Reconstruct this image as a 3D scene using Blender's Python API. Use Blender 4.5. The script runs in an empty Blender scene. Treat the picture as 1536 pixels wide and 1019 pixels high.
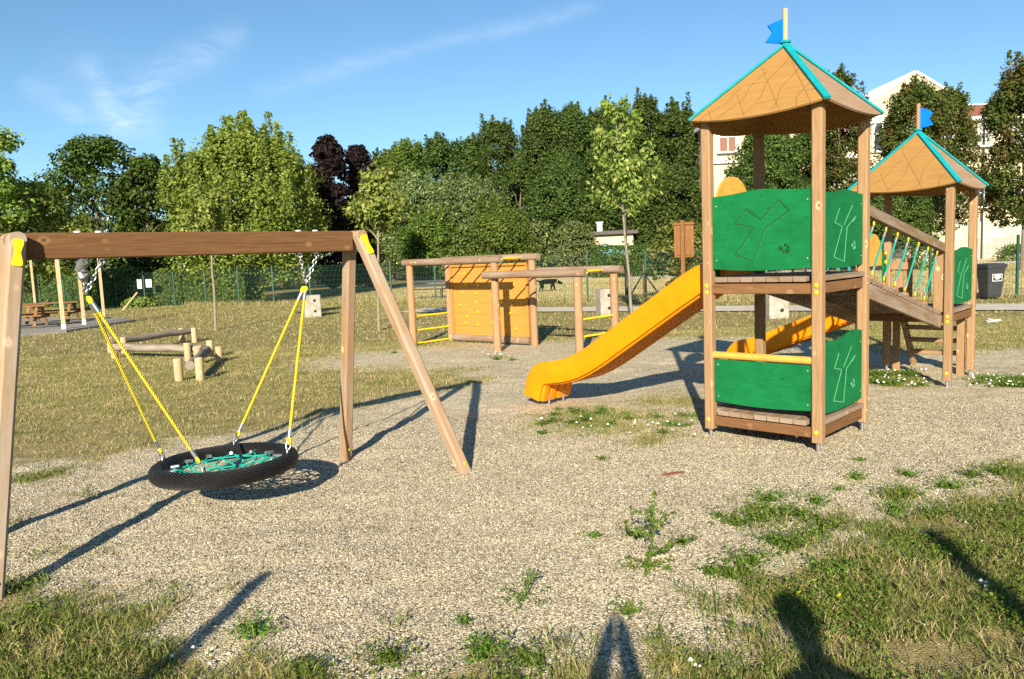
import bpy, math, random
import numpy as np
from mathutils import Vector, Matrix

rad = math.radians
scene = bpy.context.scene
col = scene.collection
rnd = random.Random(7)
PI = math.pi
V3 = Vector

# ------------------------------------------------------------------ camera
F_PX, PITCH, ROLL, EYE = 1167.9, 0.1053, 0.041, 1.75
cp, sp_, cr, sr = math.cos(PITCH), math.sin(PITCH), math.cos(ROLL), math.sin(ROLL)


def ray(u, v):
    a2 = (u - 768) / F_PX
    b2 = (509.5 - v) / F_PX
    a = a2 * cr + b2 * sr
    b = -a2 * sr + b2 * cr
    d = V3((a, cp + b * sp_, -sp_ + b * cp))
    return d / d.y


def G(u, v, z=0.0):
    d = ray(u, v)
    return V3((0, 0, EYE)) + d * ((z - EYE) / d.z)


def D(u, v, y):
    return V3((0, 0, EYE)) + ray(u, v) * y


cam_d = bpy.data.cameras.new("camera")
cam = bpy.data.objects.new("camera", cam_d)
col.objects.link(cam)
fw = V3((0, cp, -sp_)); up0 = V3((0, sp_, cp)); rt0 = V3((1, 0, 0))
rt = rt0 * cr - up0 * sr
up = rt0 * sr + up0 * cr
M = Matrix((rt, up, -fw)).transposed().to_4x4()
M.translation = V3((0, 0, EYE))
cam.matrix_world = M
cam_d.sensor_width = 36
cam_d.lens = 36 * F_PX / 1536
cam_d.clip_start = 0.05
cam_d.clip_end = 3000
scene.camera = cam

# ------------------------------------------------------------------ materials


class NT:
    def __init__(s, name):
        s.m = bpy.data.materials.new(name)
        s.m.use_nodes = True
        s.t = s.m.node_tree
        s.t.nodes.clear()
        s.out = s.t.nodes.new("ShaderNodeOutputMaterial")

    def n(s, typ, ins=None, **props):
        nd = s.t.nodes.new("ShaderNode" + typ)
        for k, v in props.items():
            setattr(nd, k, v)
        for k, v in (ins or {}).items():
            s.set(nd, k, v)
        return nd

    def set(s, nd, k, v):
        if isinstance(v, bpy.types.Node):
            v = v.outputs[0]
        if isinstance(v, bpy.types.NodeSocket):
            s.t.links.new(v, nd.inputs[k])
        else:
            if isinstance(v, tuple) and len(v) == 3 and nd.inputs[k].type == 'RGBA':
                v = v + (1,)
            nd.inputs[k].default_value = v

    def ramp(s, fac, stops, interp='LINEAR'):
        nd = s.t.nodes.new("ShaderNodeValToRGB")
        cr_ = nd.color_ramp
        cr_.interpolation = interp
        while len(cr_.elements) < len(stops):
            cr_.elements.new(0.5)
        for e, (p, c) in zip(cr_.elements, stops):
            e.position = p
            e.color = tuple(c) + (1,) if len(c) == 3 else c
        s.set(nd, 0, fac)
        return nd

    def mix(s, fac, a, b, mode='MIX'):
        nd = s.t.nodes.new("ShaderNodeMixRGB")
        nd.blend_type = mode
        s.set(nd, 0, fac); s.set(nd, 1, a); s.set(nd, 2, b)
        return nd

    def math(s, op, a, b=0.0, clamp=False):
        nd = s.t.nodes.new("ShaderNodeMath")
        nd.operation = op
        nd.use_clamp = clamp
        s.set(nd, 0, a); s.set(nd, 1, b)
        return nd

    def finish(s, color, rough=0.6, bump=None, bstr=0.3, bdist=0.01, spec=0.3, metal=0.0):
        b = s.n("BsdfPrincipled", {"Base Color": color, "Roughness": rough, "Metallic": metal,
                                   "Specular IOR Level": spec})
        if bump is not None:
            bp = s.n("Bump", {"Strength": bstr, "Distance": bdist, "Height": bump})
            s.set(b, "Normal", bp)
        s.t.links.new(b.outputs[0], s.out.inputs[0])
        return s.m


def wood(name, c1, c2, grey=0.0, knot=0.6, rough=0.7, blotch=0.4):
    t = NT(name)
    uv = t.n("UVMap")
    oi = t.n("ObjectInfo")
    mp = t.n("Mapping", {"Vector": uv, "Scale": (4, 60, 1)})
    g = t.n("TexNoise", {"Vector": mp, "Scale": 1.0, "Detail": 5.0, "Roughness": 0.65, "Distortion": 0.6})
    mp2 = t.n("Mapping", {"Vector": uv, "Scale": (1.6, 9, 1)})
    g2 = t.n("TexNoise", {"Vector": mp2, "Scale": 1.0, "Detail": 3.0})
    c = t.ramp(g, [(0.32, c2), (0.66, c1)])
    c = t.mix(t.math('MULTIPLY', g2, 0.55), c, tuple(x * 0.62 for x in c1))
    if grey:
        c = t.mix(t.math('MULTIPLY', t.ramp(g2, [(0.35, (0, 0, 0)), (0.65, (1, 1, 1))]), grey), c, (0.36, 0.31, 0.26))
    # knots: dark hearts with a pale swirl of grain round them
    mp3 = t.n("Mapping", {"Vector": t.n("VectorMath", {0: uv, 1: t.n("VectorMath", {0: g2.outputs["Color"], 1: (0.03, 0.03, 0.0)}, operation='MULTIPLY')}, operation='ADD'), "Scale": (5.5, 8.0, 1)})
    vo = t.n("TexVoronoi", {"Vector": mp3, "Scale": 1.0, "Randomness": 0.9}, feature='F1')
    sel = t.math('GREATER_THAN', t.n("SeparateColor", {0: vo.outputs["Color"]}).outputs[0], 0.35)
    kf = t.ramp(vo.outputs["Distance"], [(0.03, (1, 1, 1)), (0.085, (0, 0, 0))])
    kr = t.ramp(vo.outputs["Distance"], [(0.06, (0, 0, 0)), (0.13, (1, 1, 1)), (0.24, (0, 0, 0))])
    c = t.mix(t.math('MULTIPLY', t.math('MULTIPLY', kr, sel), blotch), c, tuple(min(1, x * 1.75 + .05) for x in c1))
    c = t.mix(t.math('MULTIPLY', t.math('MULTIPLY', kf, sel), knot), c, tuple(x * 0.40 for x in c2))
    # drying cracks and dirt along the grain
    mp4 = t.n("Mapping", {"Vector": uv, "Scale": (1.1, 34, 1)})
    g4 = t.n("TexNoise", {"Vector": mp4, "Scale": 1.0, "Detail": 2.0})
    c = t.mix(t.math('MULTIPLY', t.ramp(g4, [(0.63, (0, 0, 0)), (0.70, (1, 1, 1))]), 0.45), c, tuple(x * 0.5 for x in c2))
    # per object tone
    hsv = t.n("HueSaturation", {"Color": c, "Value": t.math('ADD', t.math('MULTIPLY', oi.outputs["Random"], 0.22), 0.9)})
    return t.finish(hsv, 0.85, g, 0.3, 0.004, 0.1)


def plain(name, c, rough=0.5, metal=0.0, spec=0.4, var=0.15, scale=9.0, bump=0.0):
    t = NT(name)
    tc = t.n("TexCoord")
    g = t.n("TexNoise", {"Vector": tc.outputs["Object"], "Scale": scale, "Detail": 5.0, "Roughness": 0.6})
    cc = t.mix(t.ramp(g, [(0.3, (0, 0, 0)), (0.7, (1, 1, 1))]), tuple(x * (1 - var) for x in c), tuple(min(1, x * (1 + var)) for x in c))
    return t.finish(cc, rough, g if bump else None, bump, 0.01, spec, metal)


def paint_wood(name, c, c2, rough=0.55):
    t = NT(name)
    uv = t.n("UVMap")
    mp = t.n("Mapping", {"Vector": uv, "Scale": (5, 40, 1)})
    g = t.n("TexNoise", {"Vector": mp, "Scale": 1.0, "Detail": 6.0, "Roughness": 0.7, "Distortion": 0.8})
    mp2 = t.n("Mapping", {"Vector": uv, "Scale": (3, 3, 1)})
    g2 = t.n("TexNoise", {"Vector": mp2, "Scale": 1.0, "Detail": 6.0, "Roughness": 0.7})
    cc = t.mix(t.ramp(g, [(0.35, (0, 0, 0)), (0.7, (1, 1, 1))]), c, c2)
    cc = t.mix(t.math('MULTIPLY', t.ramp(g2, [(0.45, (0, 0, 0)), (0.7, (1, 1, 1))]), 0.55), cc, tuple(x * 0.55 for x in c))
    vo = t.n("TexVoronoi", {"Vector": t.n("Mapping", {"Vector": uv, "Scale": (7, 9, 1)}), "Scale": 1.0})
    kf = t.ramp(vo.outputs["Distance"], [(0.05, (1, 1, 1)), (0.11, (0, 0, 0))])
    cc = t.mix(t.math('MULTIPLY', kf, 0.5), cc, tuple(x * 0.4 for x in c))
    return t.finish(cc, 0.75, g, 0.2, 0.003, 0.15)


def leafmat(name, stops, trans=0.3, patch=None, rough=0.5):
    t = NT(name)
    ge = t.n("NewGeometry")
    oi = t.n("ObjectInfo")
    c = t.ramp(ge.outputs["Random Per Island"], stops)
    g = t.n("TexNoise", {"Vector": ge.outputs["Position"], "Scale": 0.55, "Detail": 3.0})
    c = t.mix(0.5, c, t.mix(1.0, c, t.ramp(g, [(0.3, (0.72, 0.75, 0.7)), (0.7, (1.25, 1.22, 1.12))]), 'MULTIPLY'))
    if patch:
        g3 = t.n("TexNoise", {"Vector": ge.outputs["Position"], "Scale": 0.8, "Detail": 4.0, "Roughness": 0.7})
        c = t.mix(t.math('MULTIPLY', t.ramp(g3, [(0.5, (0, 0, 0)), (0.62, (1, 1, 1))]), 0.75), c, patch)
    hsv = t.n("HueSaturation", {"Color": c, "Hue": t.math('ADD', t.math('MULTIPLY', oi.outputs["Random"], 0.03), 0.485),
                                "Value": t.math('ADD', t.math('MULTIPLY', oi.outputs["Random"], 0.3), 0.85)})
    b = t.n("BsdfPrincipled", {"Base Color": hsv, "Roughness": 0.65, "Specular IOR Level": 0.12})
    tr = t.n("BsdfTranslucent", {"Color": t.mix(1.0, hsv, (1.2, 1.3, 0.5), 'MULTIPLY')})
    ms = t.n("MixShader", {0: trans, 1: b.outputs[0], 2: tr.outputs[0]})
    t.t.links.new(ms.outputs[0], t.out.inputs[0])
    return t.m


W_POST = wood("larch_post", (0.38, 0.245, 0.135), (0.26, 0.15, 0.070), blotch=0.85)
W_BEAM = wood("stained_beam", (0.22, 0.115, 0.052), (0.13, 0.058, 0.024))
W_LEG = wood("swing_leg_wood", (0.38, 0.24, 0.13), (0.26, 0.145, 0.068), grey=0.55, blotch=0.85)
W_GREY = wood("weathered_plank", (0.28, 0.19, 0.115), (0.15, 0.09, 0.05), grey=0.5)
W_LOG = wood("round_log", (0.39, 0.23, 0.115), (0.27, 0.145, 0.066), grey=0.2, blotch=0.7)
W_TOPLOG = wood("weathered_top_log", (0.27, 0.18, 0.115), (0.18, 0.11, 0.065), grey=0.4, blotch=0.6)
W_OLD = wood("grey_log", (0.24, 0.20, 0.155), (0.13, 0.10, 0.075), grey=0.6)
W_PALE = wood("pale_post", (0.54, 0.41, 0.25), (0.42, 0.29, 0.16))
W_RED = wood("brown_board", (0.27, 0.13, 0.055), (0.18, 0.08, 0.032))
W_TABLE = wood("picnic_wood", (0.27, 0.15, 0.07), (0.17, 0.09, 0.04))
W_LEGG = wood("weathered_leg_wood", (0.38, 0.27, 0.175), (0.27, 0.18, 0.11), grey=0.7)
W_ROOF = wood("roof_ply", (0.37, 0.21, 0.068), (0.30, 0.155, 0.045), knot=0.9, blotch=0.06)
W_ROOF2 = wood("grey_tan_roof_ply", (0.36, 0.225, 0.125), (0.28, 0.165, 0.09), grey=0.4, knot=0.6, blotch=0.06)  # greyer, pinker tan for the panel on one roof side
W_WALL = wood("climb_ply", (0.52, 0.25, 0.055), (0.42, 0.185, 0.038), knot=0.5, blotch=0.06)
P_ORANGE = paint_wood("orange_varnish", (0.60, 0.31, 0.05), (0.66, 0.37, 0.08))
P_GREEN = paint_wood("green_paint", (0.0035, 0.125, 0.036), (0.005, 0.165, 0.050))
P_GROOVE_LIT = plain("groove_lit_edge_green", (0.018, 0.20, 0.07), 0.75)  # painted highlight: lit edge of the carved groove
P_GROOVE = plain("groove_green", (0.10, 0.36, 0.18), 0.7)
P_GROOVE_SHADE = plain("groove_shade_green", (0.0015, 0.04, 0.012), 0.8)  # painted shade for the carved recesses of the front panel
P_ROOFGROOVE = plain("groove_brown", (0.20, 0.10, 0.03), 0.7)
P_TEAL = plain("teal_trim", (0.006, 0.26, 0.29), 0.7, spec=0.15)
P_BLUE = plain("blue_flag", (0.003, 0.13, 0.60), 0.85, spec=0.05)
P_YEL = plain("yellow_plastic", (0.80, 0.55, 0.01), 0.35)
P_SLIDE = plain("orange_plastic", (0.78, 0.23, 0.002), 0.45, spec=0.2, var=0.10, scale=5)
P_STEEL = plain("galvanised_steel", (0.55, 0.56, 0.57), 0.35, 0.9)
P_STEELD = plain("dull_steel", (0.40, 0.41, 0.42), 0.5, 0.7)
P_BLACK = plain("black_rubber", (0.012, 0.012, 0.013), 0.6)
P_WHITE = plain("white_paint", (0.75, 0.75, 0.73), 0.6)
P_TAPE = plain("grey_tape", (0.20, 0.20, 0.20), 0.25, 0.3, var=0.6, scale=40)
P_FENCE = plain("fence_green", (0.012, 0.06, 0.04), 0.5)
P_DARK = plain("dark_metal", (0.02, 0.022, 0.022), 0.5)
P_BIN = plain("bin_plastic", (0.035, 0.037, 0.04), 0.5)
P_TEXT = plain("print_grey", (0.25, 0.25, 0.25), 0.7)
P_RUST = plain("rusty_red", (0.20, 0.075, 0.035), 0.7)
P_FUR = plain("black_fur", (0.006, 0.0055, 0.0055), 0.9, spec=0.05, var=0.4, scale=20)
P_CLOTH = plain("navy_cloth", (0.03, 0.04, 0.08), 0.9)
P_JEANS = plain("jeans", (0.05, 0.08, 0.16), 0.9)
P_SKIN = plain("skin", (0.50, 0.30, 0.21), 0.6)
P_HAIR = plain("dark_hair", (0.03, 0.02, 0.015), 0.7)
P_BARK = plain("bark", (0.17, 0.13, 0.09), 0.9, var=0.45, scale=14, bump=0.6)
P_BARKP = plain("pale_bark", (0.22, 0.185, 0.125), 0.9, var=0.35, scale=16, bump=0.4)
P_CONC = plain("concrete", (0.33, 0.30, 0.25), 0.9, var=0.3, scale=6, bump=0.3)
P_SLAB = plain("slab_concrete", (0.25, 0.235, 0.20), 0.9, var=0.15, scale=2, bump=0.2)
P_PATH = plain("path_asphalt", (0.50, 0.45, 0.37), 0.9, var=0.2, scale=3, bump=0.3)
P_WALL = plain("cream_render", (0.55, 0.46, 0.33), 0.9, var=0.07, scale=0.5)
P_WALLD = plain("grey_plinth", (0.42, 0.38, 0.32), 0.9, var=0.2, scale=0.6)
P_GLASS = plain("dark_glass", (0.05, 0.05, 0.055), 0.15, spec=0.6)
P_PALEPANE = plain("curtained_pane", (0.34, 0.33, 0.30), 0.3)
P_SHUT = plain("brown_shutter", (0.20, 0.09, 0.06), 0.6)
P_DARKROOF = plain("dark_roof", (0.09, 0.08, 0.075), 0.8)
P_GRAF = plain("graffiti_blue", (0.11, 0.30, 0.33), 0.7, var=0.4, scale=2.0)
P_PETAL = plain("white_petal", (0.82, 0.82, 0.76), 0.6)
P_DANDY = plain("dandelion", (0.85, 0.65, 0.01), 0.6)
P_STRAW = plain("straw", (0.55, 0.44, 0.24), 0.8)


def ropemat(name, c):
    t = NT(name)
    uv = t.n("UVMap")
    mp = t.n("Mapping", {"Vector": uv, "Rotation": (0, 0, rad(40)), "Scale": (1, 1, 1)})
    w = t.n("TexWave", {"Vector": mp, "Scale": 22.0, "Distortion": 0.6}, wave_type='BANDS', bands_direction='X')
    cc = t.mix(w, tuple(x * 0.5 for x in c), c)
    return t.finish(cc, 0.55, w, 0.7, 0.006, 0.3)


P_ROPE = ropemat("yellow_rope", (0.78, 0.58, 0.03))
P_TEALROPE = ropemat("teal_rope", (0.02, 0.42, 0.33))


def ringmat():
    t = NT("black_rope_wrap")
    uv = t.n("UVMap")
    mp = t.n("Mapping", {"Vector": uv, "Rotation": (0, 0, rad(62)), "Scale": (1, 1, 1)})
    w = t.n("TexWave", {"Vector": mp, "Scale": 19.0, "Distortion": 1.0, "Detail": 2.0}, wave_type='BANDS', bands_direction='X')
    cc = t.mix(w, (0.006, 0.006, 0.006), (0.034, 0.031, 0.03))
    return t.finish(cc, 0.5, w, 1.0, 0.02, 0.35)


P_RING = ringmat()


def tilemat():
    t = NT("roof_tiles")
    tc = t.n("TexCoord")
    w = t.n("TexWave", {"Vector": tc.outputs["Object"], "Scale": 1.6, "Distortion": 0.5}, wave_type='BANDS', bands_direction='X')
    g = t.n("TexNoise", {"Vector": tc.outputs["Object"], "Scale": 1.2, "Detail": 6.0})
    c = t.mix(g, (0.22, 0.07, 0.035), (0.42, 0.16, 0.09))
    c = t.mix(t.math('MULTIPLY', w, 0.3), c, (0.16, 0.06, 0.035))
    return t.finish(c, 0.85, w, 0.6, 0.08)


P_TILE = tilemat()

L_MAPLE = leafmat("maple_leaves", [(0.0, (0.115, 0.18, 0.028)), (0.6, (0.185, 0.26, 0.048)), (1.0, (0.32, 0.38, 0.10))], 0.3)
L_LIGHT = leafmat("light_leaves", [(0.0, (0.13, 0.20, 0.035)), (0.7, (0.22, 0.29, 0.065)), (1.0, (0.40, 0.41, 0.15))], 0.3)
L_DARK = leafmat("dark_leaves", [(0.0, (0.024, 0.05, 0.009)), (0.7, (0.055, 0.098, 0.017)), (1.0, (0.13, 0.165, 0.035))], 0.2)
L_MID = leafmat("mid_leaves", [(0.0, (0.05, 0.095, 0.016)), (0.7, (0.10, 0.16, 0.03)), (1.0, (0.19, 0.23, 0.055))], 0.25)
L_OLIVE = leafmat("olive_leaves", [(0.0, (0.075, 0.115, 0.038)), (0.7, (0.14, 0.185, 0.065)), (1.0, (0.27, 0.29, 0.13))], 0.22)
L_PURPLE = leafmat("purple_leaves", [(0.0, (0.009, 0.007, 0.007)), (0.8, (0.020, 0.012, 0.013)), (1.0, (0.05, 0.03, 0.028))], 0.12)
L_CHEST = leafmat("chestnut_leaves", [(0.0, (0.03, 0.054, 0.011)), (0.7, (0.07, 0.105, 0.022)), (1.0, (0.155, 0.17, 0.045))], 0.2, patch=(0.11, 0.062, 0.022))
L_BEAM = leafmat("hornbeam_leaves", [(0.0, (0.028, 0.056, 0.012)), (0.7, (0.062, 0.102, 0.022)), (1.0, (0.145, 0.175, 0.05))], 0.2)
L_PHOT = leafmat("photinia_leaves", [(0.0, (0.05, 0.08, 0.014)), (0.6, (0.12, 0.15, 0.03)), (0.9, (0.24, 0.22, 0.07)), (1.0, (0.26, 0.10, 0.05))], 0.2)
L_HEDGE = leafmat("hedge_leaves", [(0.0, (0.045, 0.085, 0.015)), (0.7, (0.10, 0.155, 0.03)), (1.0, (0.18, 0.23, 0.06))], 0.2)
L_WEED = leafmat("weed_leaves", [(0.0, (0.06, 0.13, 0.015)), (0.7, (0.12, 0.20, 0.03)), (1.0, (0.22, 0.28, 0.07))], 0.3)


def grassmat(name, dry):
    t = NT(name)
    ge = t.n("NewGeometry")
    g = t.n("TexNoise", {"Vector": ge.outputs["Position"], "Scale": 1.9, "Detail": 6.0, "Roughness": 0.72})
    f = t.math('ADD', t.math('MULTIPLY', ge.outputs["Random Per Island"], 0.85), t.math('SUBTRACT', t.math('MULTIPLY', t.math('SUBTRACT', g, 0.5), 1.9), 0.10), True)
    f = t.math('ADD', f, dry, True)
    c = t.ramp(f, [(0.0, (0.10, 0.16, 0.028)), (0.34, (0.18, 0.215, 0.046)), (0.58, (0.285, 0.26, 0.088)), (0.80, (0.44, 0.355, 0.17)), (1.0, (0.58, 0.47, 0.27))])
    b = t.n("BsdfPrincipled", {"Base Color": c, "Roughness": 0.6, "Specular IOR Level": 0.2})
    tr = t.n("BsdfTranslucent", {"Color": c})
    ms = t.n("MixShader", {0: 0.3, 1: b.outputs[0], 2: tr.outputs[0]})
    t.t.links.new(ms.outputs[0], t.out.inputs[0])
    return t.m


M_GRASS = grassmat("grass_blades", 0.25)
M_GRASSN = grassmat("near_grass_blades", 0.05)
M_GRASSD = grassmat("dry_grass_blades", 0.35)


def groundmat():
    t = NT("gravel_and_turf")
    ge = t.n("NewGeometry")
    P = ge.outputs["Position"]
    cov = t.n("Attribute", attribute_name="cover").outputs["Fac"]
    dry = t.n("Attribute", attribute_name="dry").outputs["Fac"]
    v1 = t.n("TexVoronoi", {"Vector": P, "Scale": 100.0, "Randomness": 1.0})
    v2 = t.n("TexVoronoi", {"Vector": P, "Scale": 150.0, "Randomness": 1.0})
    n1 = t.n("TexNoise", {"Vector": P, "Scale": 0.7, "Detail": 6.0, "Roughness": 0.6})
    sep = t.n("SeparateColor", {0: v1.outputs["Color"]})
    sep2 = t.n("SeparateColor", {0: v2.outputs["Color"]})
    st = [(0.0, (0.11, 0.095, 0.066)), (0.14, (0.33, 0.28, 0.185)), (0.5, (0.66, 0.57, 0.395)), (0.8, (0.82, 0.73, 0.53)), (1.0, (0.92, 0.87, 0.72))]
    c1 = t.ramp(sep.outputs[0], st)
    c2 = t.ramp(sep2.outputs[1], st)
    gcol = t.mix(t.math('GREATER_THAN', sep.outputs[2], 0.45), c1, c2)
    gap = t.ramp(v1.outputs["Distance"], [(0.35, (1, 1, 1)), (0.75, (0.35, 0.33, 0.3))])
    gcol = t.mix(0.8, gcol, t.mix(1.0, gcol, gap, 'MULTIPLY'))
    gcol = t.mix(1.0, gcol, t.ramp(n1, [(0.3, (0.88, 0.86, 0.82)), (0.7, (1.12, 1.11, 1.06))]), 'MULTIPLY')
    # turf soil
    n2 = t.n("TexNoise", {"Vector": P, "Scale": 3.4, "Detail": 8.0, "Roughness": 0.7})
    n3 = t.n("TexNoise", {"Vector": P, "Scale": 38.0, "Detail": 4.0, "Roughness": 0.7})
    scol = t.ramp(n2, [(0.28, (0.14, 0.135, 0.044)), (0.5, (0.25, 0.205, 0.09)), (0.72, (0.38, 0.30, 0.16))])
    scol = t.mix(1.0, scol, t.ramp(n3, [(0.3, (0.82, 0.82, 0.8)), (0.7, (1.15, 1.15, 1.1))]), 'MULTIPLY')
    dcol = t.mix(n3, (0.50, 0.39, 0.19), (0.78, 0.63, 0.36))
    dcol = t.mix(t.ramp(n2, [(0.55, (0, 0, 0)), (0.75, (0.6, 0.6, 0.6))]), dcol, (0.22, 0.21, 0.06))
    scol = t.mix(dry, scol, dcol)
    n4 = t.n("TexNoise", {"Vector": P, "Scale": 9.0, "Detail": 6.0, "Roughness": 0.7})
    cf = t.math('ADD', cov, t.math('MULTIPLY', t.math('SUBTRACT', n4, 0.5), 0.9))
    cf = t.ramp(cf, [(0.50, (0, 0, 0)), (0.95, (1, 1, 1))])
    c = t.mix(cf, gcol, scol)
    h = t.math('ADD', t.math('MULTIPLY', v1.outputs["Distance"], -1.0), t.math('MULTIPLY', n3, 0.6))
    return t.finish(c, 0.9, h, 0.6, 0.010, 0.08)


M_GROUND = groundmat()



def stonemat():
    t = NT("gravel_chips")
    ge = t.n("NewGeometry")
    c = t.ramp(ge.outputs["Random Per Island"], [(0.0, (0.085, 0.072, 0.05)), (0.22, (0.21, 0.175, 0.115)), (0.5, (0.38, 0.325, 0.23)), (0.8, (0.54, 0.47, 0.345)), (0.95, (0.74, 0.69, 0.57)), (1.0, (0.38, 0.28, 0.21))])
    return t.finish(c, 0.9, None, spec=0.08)


M_STONE = stonemat()

# ------------------------------------------------------------------ mesh builder


class MB:
    def __init__(s):
        s.v = []; s.f = []; s.uv = []; s.sm = []

    def add(s, vs, fs, uvs=None, smooth=False):
        o = len(s.v)
        s.v.extend([tuple(x) for x in vs])
        for i, f in enumerate(fs):
            s.f.append([o + k for k in f])
            s.uv.append(uvs[i] if uvs else [(vs[k][0], vs[k][2] if len(vs[k]) > 2 else 0) for k in f])
            s.sm.append(smooth)

    def loft(s, rings, caps=True, smooth=False, u0=None, closed=False, lens=None):
        """rings: list of lists of Vectors with equal count; u along rings, v around"""
        n = len(rings[0])
        if u0 is None:
            u0 = rnd.random() * 20
        w0 = rnd.random() * 20
        us = [u0]
        for a, b in zip(rings[:-1], rings[1:]):
            us.append(us[-1] + (sum((V3(q) for q in b), V3()) / n - sum((V3(q) for q in a), V3()) / n).length)
        per = [0.0]
        for k in range(n):
            per.append(per[-1] + (V3(rings[0][k]) - V3(rings[0][(k + 1) % n])).length)
        vs = [p for r in rings for p in r]
        fs, uvs = [], []
        m = len(rings)
        for i in range(m if closed else m - 1):
            j = (i + 1) % m
            uj = us[j] if j else us[-1] + (us[1] - us[0])
            for k in range(n):
                k2 = (k + 1) % n
                fs.append((i * n + k, i * n + k2, j * n + k2, j * n + k))
                uvs.append([(us[i], w0 + per[k]), (us[i], w0 + per[k + 1]), (uj, w0 + per[k + 1]), (uj, w0 + per[k])])
        s.add(vs, fs, uvs, smooth)
        if caps and not closed:
            for r, rev in ((rings[0], True), (rings[-1], False)):
                idx = list(range(n))
                if rev:
                    idx = idx[::-1]
                s.add(r, [idx], [[(u0 + 0.02 * math.cos(2 * PI * k / n), w0 + 0.02 * math.sin(2 * PI * k / n)) for k in idx]])

    def bar(s, p0, p1, w, h, up=(0, 0, 1), ch=0.005):
        p0, p1, up = V3(p0), V3(p1), V3(up)
        d = (p1 - p0).normalized()
        side = d.cross(up)
        if side.length < 1e-4:
            side = d.cross(V3((1, 0, 0)))
        side.normalize()
        upv = side.cross(d).normalized()
        a, b = w / 2, h / 2
        ch = min(ch, a * 0.45, b * 0.45)
        prof = [(a, -b + ch), (a, b - ch), (a - ch, b), (-a + ch, b), (-a, b - ch), (-a, -b + ch), (-a + ch, -b), (a - ch, -b)]
        s.loft([[q + side * x + upv * y for x, y in prof] for q in (p0, p1)])

    def box(s, c, sx, sy, sz, ch=0.004):
        c = V3(c)
        s.bar(c - V3((sx / 2, 0, 0)), c + V3((sx / 2, 0, 0)), sy, sz, (0, 0, 1), ch)

    def tube(s, pts, r, seg=10, caps=True, smooth=True, closed=False):
        pts = [V3(p) for p in pts]
        n = len(pts)
        rs = r if isinstance(r, (list, tuple)) else [r] * n
        rings = []
        nrm = None
        for i, p in enumerate(pts):
            if closed:
                t = (pts[(i + 1) % n] - pts[i - 1]).normalized()
            else:
                t = (pts[min(i + 1, n - 1)] - pts[max(i - 1, 0)]).normalized()
            if nrm is None:
                nrm = t.orthogonal().normalized()
            else:
                nrm = (nrm - t * nrm.dot(t)).normalized()
            b = t.cross(nrm)
            rings.append([p + (nrm * math.cos(2 * PI * k / seg) + b * math.sin(2 * PI * k / seg)) * rs[i] for k in range(seg)])
        s.loft(rings, caps, smooth, closed=closed)

    def torus(s, c, R_, r, ax, n=24, seg=8, sx=1.0):
        ax = V3(ax).normalized()
        a = ax.orthogonal().normalized()
        b = ax.cross(a)
        s.tube([V3(c) + a * R_ * math.cos(2 * PI * i / n) * sx + b * R_ * math.sin(2 * PI * i / n) for i in range(n)], r, seg, closed=True)

    def link(s, c, d, side, L=0.045, W=0.026, r=0.0045):
        """one chain link along d, lying in plane (d, side)"""
        c, d, side = V3(c), V3(d).normalized(), V3(side).normalized()
        pts = []
        for i in range(12):
            a = 2 * PI * i / 12
            pts.append(c + d * (math.cos(a) * L / 2) + side * (math.sin(a) * W / 2))
        s.tube(pts, r, 5, closed=True)

    def chain(s, p0, p1, L=0.042, **k):
        p0, p1 = V3(p0), V3(p1)
        d = p1 - p0
        n = max(2, round(d.length / (L * 0.72)))
        d1 = d.normalized()
        a = d1.orthogonal().normalized()
        b = d1.cross(a)
        for i in range(n):
            s.link(p0 + d * ((i + 0.5) / n), d1, (a + b * .4) if i % 2 else (b - a * .4), L, **k)

    def ball(s, c, r, seg=10, rings=6, sc=(1, 1, 1), ax=None):
        c = V3(c)
        if ax is not None:
            z = V3(ax).normalized(); x = z.orthogonal().normalized(); y = z.cross(x)
        else:
            x, y, z = V3((1, 0, 0)), V3((0, 1, 0)), V3((0, 0, 1))
        rr = []
        for i in range(rings + 1):
            th = PI * (0.02 + 0.96 * i / rings)
            rr.append([c + x * (r * sc[0] * math.sin(th) * math.cos(2 * PI * k / seg)) + y * (r * sc[1] * math.sin(th) * math.sin(2 * PI * k / seg)) + z * (-r * sc[2] * math.cos(th)) for k in range(seg)])
        s.loft(rr, True, True)

    def plate(s, outline, o, ux, uy, th):
        """flat board with outline (2D) in plane (ux,uy) at o, thickness th centred"""
        o, ux, uy = V3(o), V3(ux).normalized(), V3(uy).normalized()
        nn = ux.cross(uy).normalized()
        n = len(outline)
        u0 = rnd.random() * 10
        fr = [o + ux * x + uy * y + nn * th / 2 for x, y in outline]
        bk = [o + ux * x + uy * y - nn * th / 2 for x, y in outline]
        uvf = [(u0 + x, u0 + y) for x, y in outline]
        s.add(fr, [list(range(n))], [uvf])
        s.add(bk, [list(range(n))[::-1]], [uvf[::-1]])
        vs = fr + bk
        fs, uvs = [], []
        for k in range(n):
            k2 = (k + 1) % n
            fs.append((k, n + k, n + k2, k2))
            uvs.append([uvf[k], (uvf[k][0], uvf[k][1] + th), (uvf[k2][0], uvf[k2][1] + th), uvf[k2]])
        s.add(vs, fs, uvs)

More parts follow.
